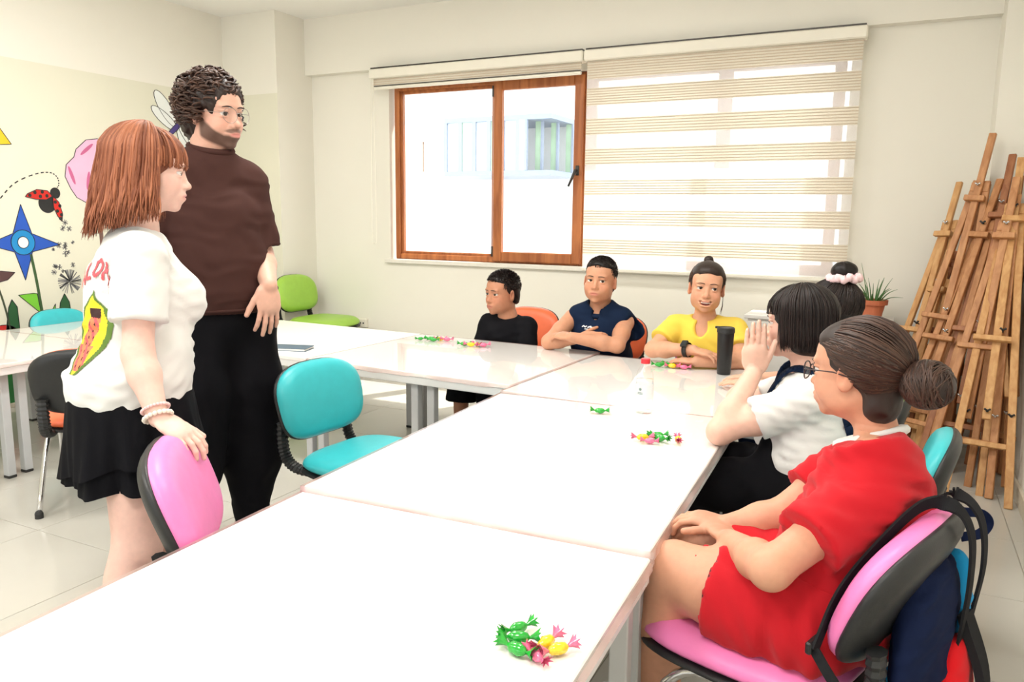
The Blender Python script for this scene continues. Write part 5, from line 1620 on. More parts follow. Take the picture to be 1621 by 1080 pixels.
def sleeve(G, sh, el, frac, r0, r1, cut=False):
    d = el - sh; G.cone(sh, sh + d*frac*0.6, r0, r0*1.02, 0.03); G.cyl(sh + d*0.08, sh + d*frac, r0, r1, 0.012)
    if cut: G.cyl(sh + d*(frac - 0.08), sh + d*(frac + 0.25), r1 - 0.009, r1 - 0.006, 0.004, op=1)

def build_boy_black():
    base = V(-2.02, 4.10, 0); hc = V(-2.040, 3.975, 0.845); s = 1.06
    R = basis(-112, 0, 0); B = basis(-98)
    S = SDF(); T = head_sdf(S, hc, R, s, dict(nose=0.92, fat=0.95, w=0.98))
    nk, che, pel = V(-2.015, 4.005, 0.705), V(-2.02, 4.04, 0.56), V(-2.04, 4.13, 0.44)
    shR, shL = V(-2.135, 3.99, 0.660), V(-1.895, 4.01, 0.655)
    elR, wrR = V(-2.17, 3.93, 0.45), V(-2.10, 3.80, 0.42); elL, wrL = V(-1.86, 3.94, 0.45), V(-1.95, 3.80, 0.42)
    lg = [(V(-2.12, 4.10, 0.44), V(-2.16, 3.72, 0.45), V(-2.16, 3.70, 0.08)), (V(-1.98, 4.10, 0.44), V(-1.97, 3.72, 0.45), V(-1.97, 3.72, 0.08))]
    S.cone(T(0, -0.028, -0.05), nk, 0.046*s, 0.048, 0.03); S.cone(nk, che + V(0, 0, 0.05), 0.046, 0.055, 0.03)
    seat_body(S, B, pel, che, nk, shR, shL, [(shR, elR, wrR), (shL, elL, wrL)], lg, 0.80, 0.85, (0.038, 0.033, 0.022), (0.066, 0.05, 0.034))
    fb = [(*hbox(hc, s), 0.004)]
    for w_, e_ in ((wrR, elR), (wrL, elL)): f = hand_sdf(S, w_, V(0, -1, 0.05), V(0, 0, -1), V(-1 if w_[0] > -2 else 1, 0, 0), 0.85); fb.append((*f, 0.005))
    o = new_person('small boy in a black t-shirt seated at the far table, looking left', base, S, 0.010, fb, face_colour(hc, R, s, s2l(182, 128, 100), s2l(160, 90, 82)))
    eyes(T, R, s, o, base, (-0.25, 1, 0.0), None, (0.032, 0.005, 0.0034), m_brow_dk)
    G = SDF(); torso_sdf(G, B, pel + V(0, 0, 0.04), che, nk, (shR, shL), None, 0.88, 0.98, 0.010)
    sleeve(G, shR, elR, 0.75, 0.054, 0.062); sleeve(G, shL, elL, 0.75, 0.054, 0.062)
    G.cyl(nk + V(0, -0.01, 0.005), nk + V(0, -0.02, 0.1), 0.055, 0.062, 0.008, op=1)
    sdf_object('black_t_shirt', G, 0.010, m_fblack, o, base, (), wrinkle(0.003, 30, (0.3, 0.2, 1), 21))
    G = SDF(); G.ell(pel, (0.15, 0.12, 0.11), B, 0.04)
    for h_, k_, a_ in lg: G.cone(h_, k_, 0.082, 0.085, 0.03); G.cyl(k_ + V(0, 0.02, 0.05), k_*0.45 + a_*0.55, 0.078, 0.088, 0.02)
    st = sdf_object('black_shorts', G, 0.011, m_fblack, o, base, (), wrinkle(0.003, 25, (1, 0, 0), 22))
    m_line = mat('white_print', (0.8, 0.8, 0.8), 0.7)
    def swirl(u, v):
        r = math.hypot(u - 0.01, v + 0.01); 
        if abs(math.hypot(u, (v - 0.02)*1.6) - 0.03) < 0.0035 or abs(math.hypot(u - 0.01, v + 0.035) - 0.011) < 0.003: return 0
        if seg(u, v, (-0.04, -0.02), (0.02, 0.035), 0.0035) or seg(u, v, (-0.04, 0.05), (0.0, 0.055), 0.003): return 0
        return None
    decal(st, 'leg_print', (-2.14, 3.40, 0.42), (1, 0, 0), (0, 0, 1), (0, 1, 0), swirl, 0.12, 0.12, 0.003, [m_line], st, base)
    for l in lg: shoe(l[2], l[2] + V(0, -0.15, 0), m_fblack, o, base, 0.85, m_sole=m_whitesole)
    short_hair(o, T, R, s, base, hc, m_hair_black, 31, 0.022)
build_boy_black()

def build_boy_navy():
    base = V(-1.47, 4.12, 0); hc = V(-1.447, 3.985, 0.945); s = 1.07
    R = basis(-86, 4, -3); B = basis(-84)
    S = SDF(); T = head_sdf(S, hc, R, s, dict(nose=0.98, fat=1.12, w=1.02))
    nk, che, pel = V(-1.455, 4.02, 0.795), V(-1.465, 4.04, 0.62), V(-1.47, 4.13, 0.45)
    shR, shL = V(-1.605, 3.985, 0.730), V(-1.310, 4.02, 0.720)
    elR, wrR = V(-1.665, 3.80, 0.615), V(-1.475, 3.775, 0.655); elL, wrL = V(-1.285, 3.82, 0.625), V(-1.50, 3.715, 0.665)
    lg = [(V(-1.56, 4.10, 0.45), V(-1.58, 3.70, 0.46), V(-1.58, 3.70, 0.08)), (V(-1.40, 4.10, 0.45), V(-1.37, 3.70, 0.46), V(-1.37, 3.72, 0.08))]
    S.cone(T(0, -0.028, -0.05), nk, 0.052*s, 0.056, 0.03); S.cone(nk, che + V(0, 0, 0.05), 0.046, 0.055, 0.03)
    seat_body(S, B, pel, che, nk, shR, shL, [(shR, elR, wrR), (shL, elL, wrL)], lg, 0.98, 1.12, (0.047, 0.039, 0.027), (0.08, 0.058, 0.04))
    fb = [(*hbox(hc, s), 0.004)]
    f = hand_sdf(S, wrL, V(-0.9, 0.25, 0.05), V(0, 0.3, -1), V(0, 1, 0.4), 0.95, (0.5, 0.5, 0.5, 0.5)); fb.append((*f, 0.0045))
    f = hand_sdf(S, wrR, V(0.9, 0.15, 0.06), V(0, 0.8, -0.5), V(0, 0.3, 1), 0.95, (0.4, 0.4, 0.4, 0.4)); fb.append((*f, 0.0045))
    o = new_person('boy in a navy sleeveless top sitting with folded arms beneath the window', base, S, 0.010, fb, face_colour(hc, R, s, s2l(198, 144, 114), s2l(176, 100, 92)))
    eyes(T, R, s, o, base, (-0.42, 1, 0.0), None, (0.034, 0.005, 0.0034), m_brow_dk)
    G = SDF(); torso_sdf(G, B, pel + V(0, 0, 0.05), che, nk, None, None, 1.04, 1.24, 0.012)
    G.cone(nk, shR*0.75 + nk*0.25 + V(0, 0, 0.0), 0.060, 0.064, 0.05); G.cone(nk, shL*0.80 + nk*0.2, 0.060, 0.068, 0.05)
    G.cone(shL*0.85 + nk*0.15, shL + V(0.035, 0.06, -0.05), 0.066, 0.055, 0.03)
    for sh, q in ((shR, -1), (shL, 1)): G.ell(sh + V(0.055*q, -0.015, -0.045), (0.055, 0.085, 0.085), B, 0.01, 1)
    G.cyl(nk + V(0, -0.01, 0.0), nk + V(0, -0.03, 0.1), 0.060, 0.07, 0.008, op=1); G.ell(nk + V(0, -0.07, -0.03), (0.02, 0.03, 0.035), None, 0.01, 1)
    vst = sdf_object('navy_sleeveless_top', G, 0.010, m_fnavy, o, base, (), wrinkle(0.003, 28, (0.2, 0.2, 1), 41))
    G = SDF(); c_ = nk + V(0, 0.055, -0.005)
    b = MB(); ring = [nk + V(0.085*math.cos(a), 0.01 + 0.075*math.sin(a), -0.022 + 0.022*math.sin(a)) for a in np.linspace(0, 2*math.pi, 26)]
    b.tube(ring, 0.016, 8, cap=False); loc_obj(b, 'hood_collar', m_fnavy, vst, base)
    m_line = mat('white_chest_print', (0.82, 0.82, 0.82), 0.7)
    def logo(u, v):
        for a, b_ in (((-0.030, -0.002), (-0.022, 0.004)), ((-0.022, 0.004), (-0.012, -0.002)), ((-0.012, -0.002), (-0.004, 0.003)), ((0.004, -0.003), (0.022, 0.004)), ((0.010, 0.001), (0.028, -0.001)), ((-0.012, -0.012), (0.012, -0.012))):
            if seg(u, v, a, b_, 0.0028): return 0
        return None
    decal(vst, 'chest_logo', che + V(-0.02, -0.5, 0.078), (1, 0, 0), (0, 0, 1), (0, 1, 0), logo, 0.08, 0.04, 0.002, [m_line], vst, base)
    G = SDF(); G.ell(pel, (0.17, 0.14, 0.11), B, 0.04)
    for h_, k_, a_ in lg: G.cone(h_, k_, 0.092, 0.085, 0.03); G.cyl(k_ + V(0, 0.02, 0.05), k_*0.5 + a_*0.5, 0.075, 0.085, 0.02)
    sdf_object('dark_shorts', G, 0.012, m_fnavy, o, base)
    for l in lg: shoe(l[2], l[2] + V(0, -0.15, 0), m_fblack, o, base, 0.9, m_sole=m_whitesole)
    short_hair(o, T, R, s, base, hc, m_hair_black, 43, 0.016)
build_boy_navy()

def build_girl_yellow():
    base = V(-0.87, 4.08, 0); hc = V(-0.852, 3.890, 0.945); s = 1.08
    R = basis(-76, 2, -4); B = basis(-84)
    S = SDF(); T = head_sdf(S, hc, R, s, dict(nose=1.0, fat=1.10, w=1.0, smile=0.9, open=0.0125))
    nk, che, pel = V(-0.860, 3.925, 0.785), V(-0.862, 3.955, 0.645), V(-0.87, 4.09, 0.45)
    shR, shL = V(-1.000, 3.90, 0.735), V(-0.710, 3.93, 0.735)
    elR, wrR = V(-1.070, 3.735, 0.635), V(-0.852, 3.675, 0.660); elL, wrL = V(-0.640, 3.78, 0.612), V(-0.83, 3.655, 0.608)
    lg = [(V(-0.95, 4.05, 0.45), V(-0.95, 3.66, 0.45), V(-0.95, 3.68, 0.08)), (V(-0.79, 4.05, 0.45), V(-0.78, 3.66, 0.45), V(-0.78, 3.68, 0.08))]
    S.cone(T(0, -0.028, -0.05), nk, 0.046*s, 0.050, 0.03); S.cone(nk, che + V(0, 0, 0.05), 0.046, 0.055, 0.03)
    seat_body(S, B, pel, che, nk, shR, shL, [(shR, elR, wrR), (shL, elL, wrL)], lg, 0.90, 0.98, (0.044, 0.038, 0.025), (0.075, 0.055, 0.036))
    fb = [(*hbox(hc, s), 0.0035)]
    f = hand_sdf(S, wrR, V(1, -0.02, -0.16), V(0.1, 0.1, -1), V(0, 1, 0.1), 0.90, (0.30, 0.32, 0.35, 0.4), 0.16); fb.append((*f, 0.0035))
    f = hand_sdf(S, wrL, V(-1, 0.12, 0.0), V(0, 0.1, -1), V(0, 1, 0), 0.90, (0.3, 0.3, 0.3, 0.3)); fb.append((*f, 0.0045))
    o = new_person('smiling girl in a yellow t-shirt with a black watch, arms folded on the corner table', base, S, 0.009, fb, face_colour(hc, R, s, s2l(210, 156, 126), s2l(184, 96, 92)))
    eyes(T, R, s, o, base, (-0.30, 1, 0.02), None, (0.034, 0.006, 0.0030), m_brow_dk)
    b = MB(); b.ball(T(0, 0.0775, -0.0655), (0.0215*s, 0.0125*s, 0.0056*s), 16, 8, R); loc_obj(b, 'teeth', m_teeth, o, base)
    b = MB(); b.ball(T(0, 0.070, -0.072), (0.022*s, 0.016*s, 0.013*s), 12, 8, R); loc_obj(b, 'mouth', m_mouth, o, base)
    G = SDF(); torso_sdf(G, B, pel + V(0, 0, 0.04), che, nk, (shR, shL), None, 0.97, 1.10, 0.010)
    for q in (-1, 1): G.ell(che + B[:, 0]*0.055*q + B[:, 1]*0.075 + V(0, 0, -0.02), (0.06, 0.06, 0.06), B, 0.05)
    sleeve(G, shR, elR, 0.62, 0.058, 0.066); sleeve(G, shL, elL, 0.62, 0.058, 0.066)
    G.cyl(nk + V(0, -0.01, 0.0), nk + V(0, -0.02, 0.1), 0.058, 0.068, 0.008, op=1); G.ell(nk + V(0.0, -0.085, -0.035), (0.032, 0.06, 0.05), None, 0.01, 1)
    sdf_object('yellow_t_shirt', G, 0.009, m_fyellow, o, base, (), wrinkle(0.003, 30, (0.2, 0.2, 1), 51))
    G = SDF(); G.ell(pel, (0.16, 0.13, 0.11), B, 0.04)
    for h_, k_, a_ in lg: G.cone(h_, k_, 0.085, 0.075, 0.03); G.cone(k_, a_ + V(0, 0, 0.05), 0.07, 0.05, 0.02)
    sdf_object('dark_trousers', G, 0.012, m_fnavy, o, base)
    for l in lg: shoe(l[2], l[2] + V(0, -0.15, 0), m_fblack, o, base, 0.85, m_sole=m_whitesole)
    # watch on the right wrist
    d = unit(wrR - elR); c_ = wrR - d*0.035; up = unit(V(-0.1, -0.55, 0.8) - d*(V(-0.1, -0.55, 0.8) @ d)); sd = np.cross(d, up)
    b = MB(); b.obox(c_ + up*0.040, (0.017, 0.020, 0.006), np.stack([d, sd, up], 1), 0, 0.004); wt = loc_obj(b, 'watch', m_black, o, base, False)
    b = MB(); b.obox(c_ + up*0.0466, (0.014, 0.017, 0.0006), np.stack([d, sd, up], 1)); loc_obj(b, 'watch_screen', mat('dark_glass_screen', (0.02, 0.025, 0.03), 0.05), wt, base, False)
    b = MB(); ring = [c_ + (up*math.cos(a) + sd*math.sin(a))*0.0365 for a in np.linspace(0, 2*math.pi, 30)]
    vv, fs = [], []
    for i, a in enumerate(np.linspace(0, 2*math.pi, 30, endpoint=False)):
        n_ = up*math.cos(a) + sd*math.sin(a)
        for (r_, w_) in ((0.034, -0.011), (0.037, -0.011), (0.037, 0.011), (0.034, 0.011)): vv.append(c_ + n_*r_ + d*w_)
    for i in range(30):
        j = (i + 1) % 30
        for k in range(4): fs.append((i*4 + k, i*4 + (k+1) % 4, j*4 + (k+1) % 4, j*4 + k))
    b.add(vv, fs); loc_obj(b, 'watch_strap', m_black, wt, base)
    # hair combed back to a small knot, one loose lock by the left cheek
    G = SDF(); E = cap_hair(G, T, R, s, 0.005); E(0, 0.012, 0.072, 0.064, 0.080, 0.044, 0.02)
    E(0, 0.100, 0.004, 0.068, 0.052, 0.066, 0.010, 1); E(0, 0.02, -0.10, 0.2, 0.12, 0.05, 0.012, 1)
    for q in (-1, 1): E(q*0.086, 0.034, -0.028, 0.026, 0.036, 0.046, 0.008, 1); E(q*0.086, 0.0, -0.026, 0.02, 0.022, 0.03, 0.006, 1)
    sdf_object('hair', G, 0.0055, m_hair_brown, o, base, (), wrinkle(0.0008, 260, (1, 0, 0), 8))
    pa = slick_paths(T, (0, -0.105, 0.075), 520, seed=2, grow=0.006)
    pa = [p for p in pa if ((p[0] - hc) @ R)[2] > 0.0]
    pa += [np.array([T(-0.070, 0.03, 0.02 - 0.0), T(-0.076, 0.030, -0.03), T(-0.078, 0.028 + 0.01*k, -0.075), T(-0.070 - 0.004*k, 0.02, -0.12)]) for k in range(3)]
    strands_object('hair_strands', pa, [0.0022]*len(pa), m_hair_brown, o, base, 3, 0.7)
    G = SDF(); E2 = lambda x, y, z, r: G.ell(T(x, y, z), r, R, 0.01); E2(0.004, -0.075, 0.125, (0.022*s, 0.022*s, 0.02*s)); E2(0, -0.085, 0.105, (0.025*s, 0.025*s, 0.025*s))
    sdf_object('hair_knot', G, 0.005, m_hair_brown, o, base, (), wrinkle(0.002, 250, (1, 0, 1), 5))
build_girl_yellow()

def build_girl_white():
    base = V(-0.27, 2.58, 0); hc = V(-0.275, 2.632, 0.955); s = 1.0
    R = basis(175, -3, 2); B = basis(168)
    S = SDF(); T = head_sdf(S, hc, R, s, dict(nose=0.95, fat=1.08))
    nk, che, pel = V(-0.235, 2.625, 0.785), V(-0.215, 2.605, 0.64), V(-0.20, 2.57, 0.44)
    shL, shR = V(-0.235, 2.475, 0.728), V(-0.255, 2.755, 0.725)
    elL, wrL = V(-0.462, 2.405, 0.622), V(-0.388, 2.515, 0.795); elR, wrR = V(-0.480, 2.70, 0.620), V(-0.396, 2.578, 0.795)
    lg = [(V(-0.22, 2.50, 0.44), V(-0.58, 2.44, 0.43), V(-0.56, 2.44, 0.08)), (V(-0.22, 2.65, 0.44), V(-0.58, 2.66, 0.43), V(-0.56, 2.66, 0.08))]
    S.cone(T(0, -0.028, -0.05), nk, 0.048*s, 0.052, 0.03); S.cone(nk, che + V(0, 0, 0.05), 0.046, 0.055, 0.03)
    seat_body(S, B, pel, che, nk, shR, shL, [(shR, elR, wrR), (shL, elL, wrL)], lg, 0.92, 1.02, (0.046, 0.039, 0.026), (0.085, 0.06, 0.04))
    S.ell(shL*0.45 + elL*0.55 + V(0, 0, -0.008), (0.045, 0.040, 0.040), basis(200), 0.03)
    fb = [(*hbox(hc, s), 0.0035)]
    hn = unit(wrR - wrL); hdv = V(-0.02, 0.02, 1)
    f1 = hand_sdf(S, wrL + hn*0.012, hdv, hn, V(1, 0.15, 0.2), 0.98, (0.05, 0.05, 0.05, 0.05), -0.02, (0.5, 0.04), 0.004)
    f2 = hand_sdf(S, wrR - hn*0.012, hdv, -hn, V(1, 0.15, 0.2), 0.98, (0.05, 0.05, 0.05, 0.05), -0.02, (0.5, 0.04), 0.004)
    fb.append((np.minimum(f1[0], f2[0]), np.maximum(f1[1], f2[1]), 0.0028))
    o = new_person('girl with black bob and white t-shirt, palms pressed together at her mouth', base, S, 0.009, fb, face_colour(hc, R, s, s2l(228, 184, 164), s2l(200, 115, 112)))
    eyes(T, R, s, o, base, (0.2, 1, 0.05), None, (0.034, 0.006, 0.003), m_brow_dk)
    G = SDF(); torso_sdf(G, B, pel + V(0, 0, 0.05), che, nk, (shR, shL), None, 0.98, 1.12, 0.010)
    for q in (-1, 1): G.ell(che + B[:, 0]*0.06*q + B[:, 1]*0.09 + V(0, 0, -0.03), (0.07, 0.07, 0.07), B, 0.05)
    G.ell(pel*0.55 + che*0.45, (0.165, 0.145, 0.13), B, 0.05)
    sleeve(G, shR, elR, 0.56, 0.058, 0.068); sleeve(G, shL, elL, 0.56, 0.058, 0.070)
    G.cyl(nk + V(0, 0, 0.0), nk + V(-0.02, 0, 0.1), 0.058, 0.066, 0.008, op=1)
    ts = sdf_object('white_t_shirt', G, 0.009, m_fwhite, o, base, (), wrinkle(0.005, 42, (0.5, 0.3, 1), 61))
    # black pinafore: trousers, bib and shoulder straps
    G = SDF(); G.ell(pel + V(0.0, 0, 0.0), (0.185, 0.155, 0.13), B, 0.04)
    for h_, k_, a_ in lg: G.cone(h_, k_, 0.098, 0.085, 0.04); G.cone(k_, k_*0.4 + a_*0.6, 0.082, 0.07, 0.03)
    G.ell(pel + B[:, 1]*0.10 + V(0, 0, 0.10), (0.145, 0.06, 0.12), B, 0.05); G.ell(che + B[:, 1]*0.125 + V(0, 0, -0.06), (0.10, 0.03, 0.10), B, 0.03)
    pf_ = sdf_object('black_pinafore', G, 0.010, m_fblack, o, base, (), wrinkle(0.004, 26, (1, 0.5, 0.3), 62))
    for q, sh in ((-1, shL), (1, shR)):
        m_ = (sh*0.52 + nk*0.48)
        pts = spline([che + B[:, 1]*0.155 + B[:, 0]*0.075*q + V(0, 0, 0.0), m_ + B[:, 1]*0.075 + V(0, 0, 0.035), m_ + V(0, 0, 0.062), m_ - B[:, 1]*0.10 + V(0, 0, 0.0), che - B[:, 1]*0.160 + B[:, 0]*0.06*q + V(0, 0, -0.06), pel - B[:, 1]*0.17 + B[:, 0]*0.04*q + V(0, 0, 0.09)], 6)
        b = MB()
        for i in range(len(pts) - 1):
            up = unit(pts[i] - (che + V(0, 0, 0.02))); b.beam(pts[i], pts[i+1] + (pts[i+1] - pts[i])*0.15, 0.034, 0.006, up=up)
        loc_obj(b, 'shoulder_strap', m_fnavy, pf_, base)
    for l in lg: shoe(l[2], l[2] + V(-0.15, 0, 0), m_fblack, o, base, 0.9, m_sole=m_whitesole)
    G = SDF(); E = cap_hair(G, T, R, s, 0.012)
    E(0, -0.030, -0.03, 0.088, 0.085, 0.075, 0.03); E(0, -0.035, -0.060, 0.080, 0.066, 0.040, 0.03); E(0, 0.030, 0.055, 0.066, 0.058, 0.048, 0.02)
    E(0, 0.120, -0.035, 0.075, 0.078, 0.085, 0.010, 1); E(0, 0.095, -0.1, 0.12, 0.06, 0.08, 0.02, 1)
    sdf_object('hair', G, 0.006, m_hair_black, o, base, (), wrinkle(0.0015, 200, (1, 1, 0), 8))
    global part_y
    part_y = -0.010
    pa, ra = bob_paths(T, 1300, 13, (0.097, 0.110, 0.094), 0.034, lambda f: 0.128 - 0.012*abs(math.sin(f)), None, wave=0.0012, face_half=1.02, flare=0.02, tuck=0.35)
    pf, rf = bob_paths(T, 420, 15, (0.090, 0.108, 0.092), 0.034, lambda f: 0.0, 0.006, wave=0.001, face_half=1.1)
    kp = [i for i, p in enumerate(pf) if abs(((p[-1] - hc) @ R)[0]) > 0.030*s]
    pa += [pf[i] for i in kp]; ra += [rf[i] for i in kp]
    strands_object('hair_strands', pa, [r*0.8 for r in ra], m_hair_black, o, base, 4, 0.5)
build_girl_white()

def build_woman_red():
    base = V(-0.08, 1.68, 0); hc = V(-0.062, 1.812, 0.960); s = 0.95
    R = basis(158, -2, 0); B = basis(152)
    S = SDF(); T = head_sdf(S, hc, R, s, dict(nose=0.95, fat=1.06))
    nk, che, pel = V(-0.005, 1.815, 0.790), V(0.0, 1.765, 0.655), V(-0.075, 1.665, 0.475)
    shL, shR = V(-0.018, 1.645, 0.738), V(-0.055, 1.915, 0.733)
    elL, wrL = V(-0.172, 1.455, 0.628), V(-0.285, 1.665, 0.582); elR, wrR = V(-0.205, 1.790, 0.605), V(-0.305, 1.755, 0.582)
    lg = [(V(-0.115, 1.575, 0.475), V(-0.395, 1.625, 0.505), V(-0.455, 1.66, 0.08)), (V(-0.13, 1.735, 0.475), V(-0.40, 1.80, 0.50), V(-0.46, 1.80, 0.08))]
    S.cone(T(0, -0.028, -0.05), nk, 0.043*s, 0.047, 0.03); S.cone(nk, che + V(0, 0, 0.05), 0.044, 0.055, 0.03)
    seat_body(S, B, pel, che, nk, shR, shL, [(shR, elR, wrR), (shL, elL, wrL)], lg, 0.92, 0.98, (0.044, 0.037, 0.025), (0.090, 0.062, 0.040))
    for h_, k_, a_ in lg: S.ell(h_*0.45 + k_*0.55, (0.13, 0.078, 0.080), basis(math.degrees(math.atan2(k_[1]-h_[1], k_[0]-h_[0])) - 90), 0.04)
    fb = [(*hbox(hc, s), 0.003)]
    f = hand_sdf(S, wrL, V(-0.42, 0.75, -0.05), V(-0.3, 0.1, -1), V(0.9, 0.3, 0.1), 0.92, (0.55, 0.55, 0.55, 0.55), 0.03, (0.5, 0.1)); fb.append((*f, 0.003))
    f = hand_sdf(S, wrR, V(-0.60, -0.05, 0.05), V(0, 0, -1), V(-0.2, -1, 0), 0.92, (0.55, 0.55, 0.55, 0.55), 0.08, (0.6, 0.1)); fb.append((*f, 0.003))
    o = new_person('seated woman in a red outfit with dark hair in a bun, seen from behind', base, S, 0.008, fb, face_colour(hc, R, s, s2l(208, 154, 126), s2l(180, 104, 94)))
    eyes(T, R, s, o, base, (0, 1, 0.0), None, (0.034, 0.006, 0.003), m_brow_dk)
    glasses(T, s, o, base, 0.024, 0.020, mat('dark_brown_frame', s2l(52, 34, 36), 0.3), 0.006, 0.0016, 'square')
    # red top with white neckline
    G = SDF(); torso_sdf(G, B, pel + V(0.02, 0.01, 0.05), che, nk, (shR, shL), None, 0.93, 1.02, 0.010)
    for q in (-1, 1): G.ell(che + B[:, 0]*0.06*q + B[:, 1]*0.085 + V(0, 0, -0.03), (0.07, 0.07, 0.07), B, 0.05)
    G.ell(pel + V(0.015, 0.01, 0.07), (0.165, 0.135, 0.12), B, 0.05)
    sleeve(G, shR, elR, 0.60, 0.056, 0.068); sleeve(G, shL, elL, 0.64, 0.057, 0.074)
    G.cyl(nk + V(0, 0, -0.075), nk + V(-0.004, 0, -0.006), 0.078, 0.060, 0.03); G.half(nk + V(0, 0, 0.034), unit(V(0, 0, 1) + B[:, 1]*0.45)); G.half(pel + V(0, 0, 0.005), (0, 0, -1))
    tp = sdf_object('red_top', G, 0.008, m_fred, o, base, (), wrinkle(0.0055, 44, (0.4, 0.3, 1), 71))
    un = unit(V(0, 0, 1) + B[:, 1]*0.45); uf = unit(B[:, 1] - un*(B[:, 1] @ un))
    b = MB(); ring = [nk + V(0, 0, 0.034) + uf*0.026 + B[:, 0]*0.066*math.cos(a) + uf*0.070*math.sin(a) for a in np.linspace(0, 2*math.pi, 30)]
    b.tube(ring, 0.0125, 8, cap=False, flat=0.9); loc_obj(b, 'white_neckband', m_fwhite, tp, base)
    # red shorts
    G = SDF(); G.ell(pel + V(0, 0, 0.0), (0.182, 0.150, 0.105), B, 0.04); G.cyl(pel + V(0.01, 0, 0.0), pel + V(0.02, 0.01, 0.075), 0.178, 0.165, 0.03, flat=(B[:, 1], 0.82))
    for h_, k_, a_ in lg:
        e = h_*0.42 + k_*0.58; G.cone(h_, e, 0.108, 0.100, 0.04); G.cyl(h_*0.8 + k_*0.2, h_*0.38 + k_*0.62, 0.112, 0.108, 0.02)
        G.cyl(h_*0.42 + k_*0.58, h_*0.2 + k_*0.8, 0.098, 0.096, 0.005, op=1)
    G.half((0, 0, 0.412), (0, 0, -1), 0.01)
    st = sdf_object('red_shorts', G, 0.008, m_fred, o, base, (), wrinkle(0.0075, 30, (1, 0.8, 0.4), 72))
    b = MB(); pts = spline([pel + V(-0.06, -0.155, 0.03), pel + V(-0.085, -0.168, 0.0), pel + V(-0.065, -0.172, -0.03), pel + V(-0.09, -0.165, -0.035)], 5); b.tube(pts, [0.010]*len(pts), 6, flat=0.5); loc_obj(b, 'drawstring_bow', m_fred, st, base)
    for l in lg: shoe(l[2], l[2] + V(-0.14, 0.02, 0), m_fwhite, o, base, 0.9, m_sole=m_whitesole)
    # hair
    G = SDF(); E = cap_hair(G, T, R, s, 0.006, lowk=0.75); E(0, 0.012, 0.066, 0.064, 0.076, 0.046, 0.02)
    E(0, 0.108, 0.004, 0.07, 0.060, 0.072, 0.012, 1); E(0, 0.035, -0.11, 0.2, 0.12, 0.055, 0.014, 1)
    for q in (-1, 1): E(q*0.088, 0.040, -0.030, 0.03, 0.040, 0.050, 0.010, 1); E(q*0.086, 0.002, -0.022, 0.022, 0.024, 0.032, 0.006, 1)
    E(0, -0.055, -0.070, 0.052, 0.042, 0.045, 0.02)
    sdf_object('hair', G, 0.0045, m_hair_brown, o, base, (), wrinkle(0.0010, 240, (0, 0, 1), 8))
    pa = slick_paths(T, (0, -0.118, 0.0), 1300, seed=7, grow=0.010)
    strands_object('hair_strands', pa, [rng.uniform(0.0016, 0.0032) for _ in pa], m_hair_brown, o, base, 3, 0.7)
    bc = V(0, -0.150, -0.012); G = SDF(); G.ell(T(*bc), (0.052*s, 0.055*s, 0.050*s), R, 0.01); G.cone(T(0, -0.095, 0.0), T(0, -0.125, -0.006), 0.034*s, 0.030*s, 0.02)
    bn = sdf_object('hair_bun', G, 0.005, m_hair_brown, o, base, (), wrinkle(0.002, 160, (0, 1, 1), 5))
    rs = np.random.default_rng(5); pa = []
    for i in range(320):
        ax_ = unit(V(rs.normal(0, 0.35), 1, rs.normal(0, 0.35))); u = unit(np.cross(ax_, (0.2, 0.1, 1))); w_ = np.cross(ax_, u); a0 = rs.uniform(0, 6.28); t0 = rs.uniform(-0.7, 0.75)
        pa.append(np.array([T(*(bc + (ax_*t0*0.052 + (u*math.cos(a0 + t) + w_*math.sin(a0 + t))*0.056*math.sqrt(1 - t0*t0)) * V(1.0, 1.0, 0.95))) for t in np.linspace(0, rs.uniform(1.2, 2.6), 12)]))
    strands_object('bun_strands', pa, [rs.uniform(0.002, 0.004) for _ in pa], m_hair_brown, bn, base, 3, 0.6)
build_woman_red()

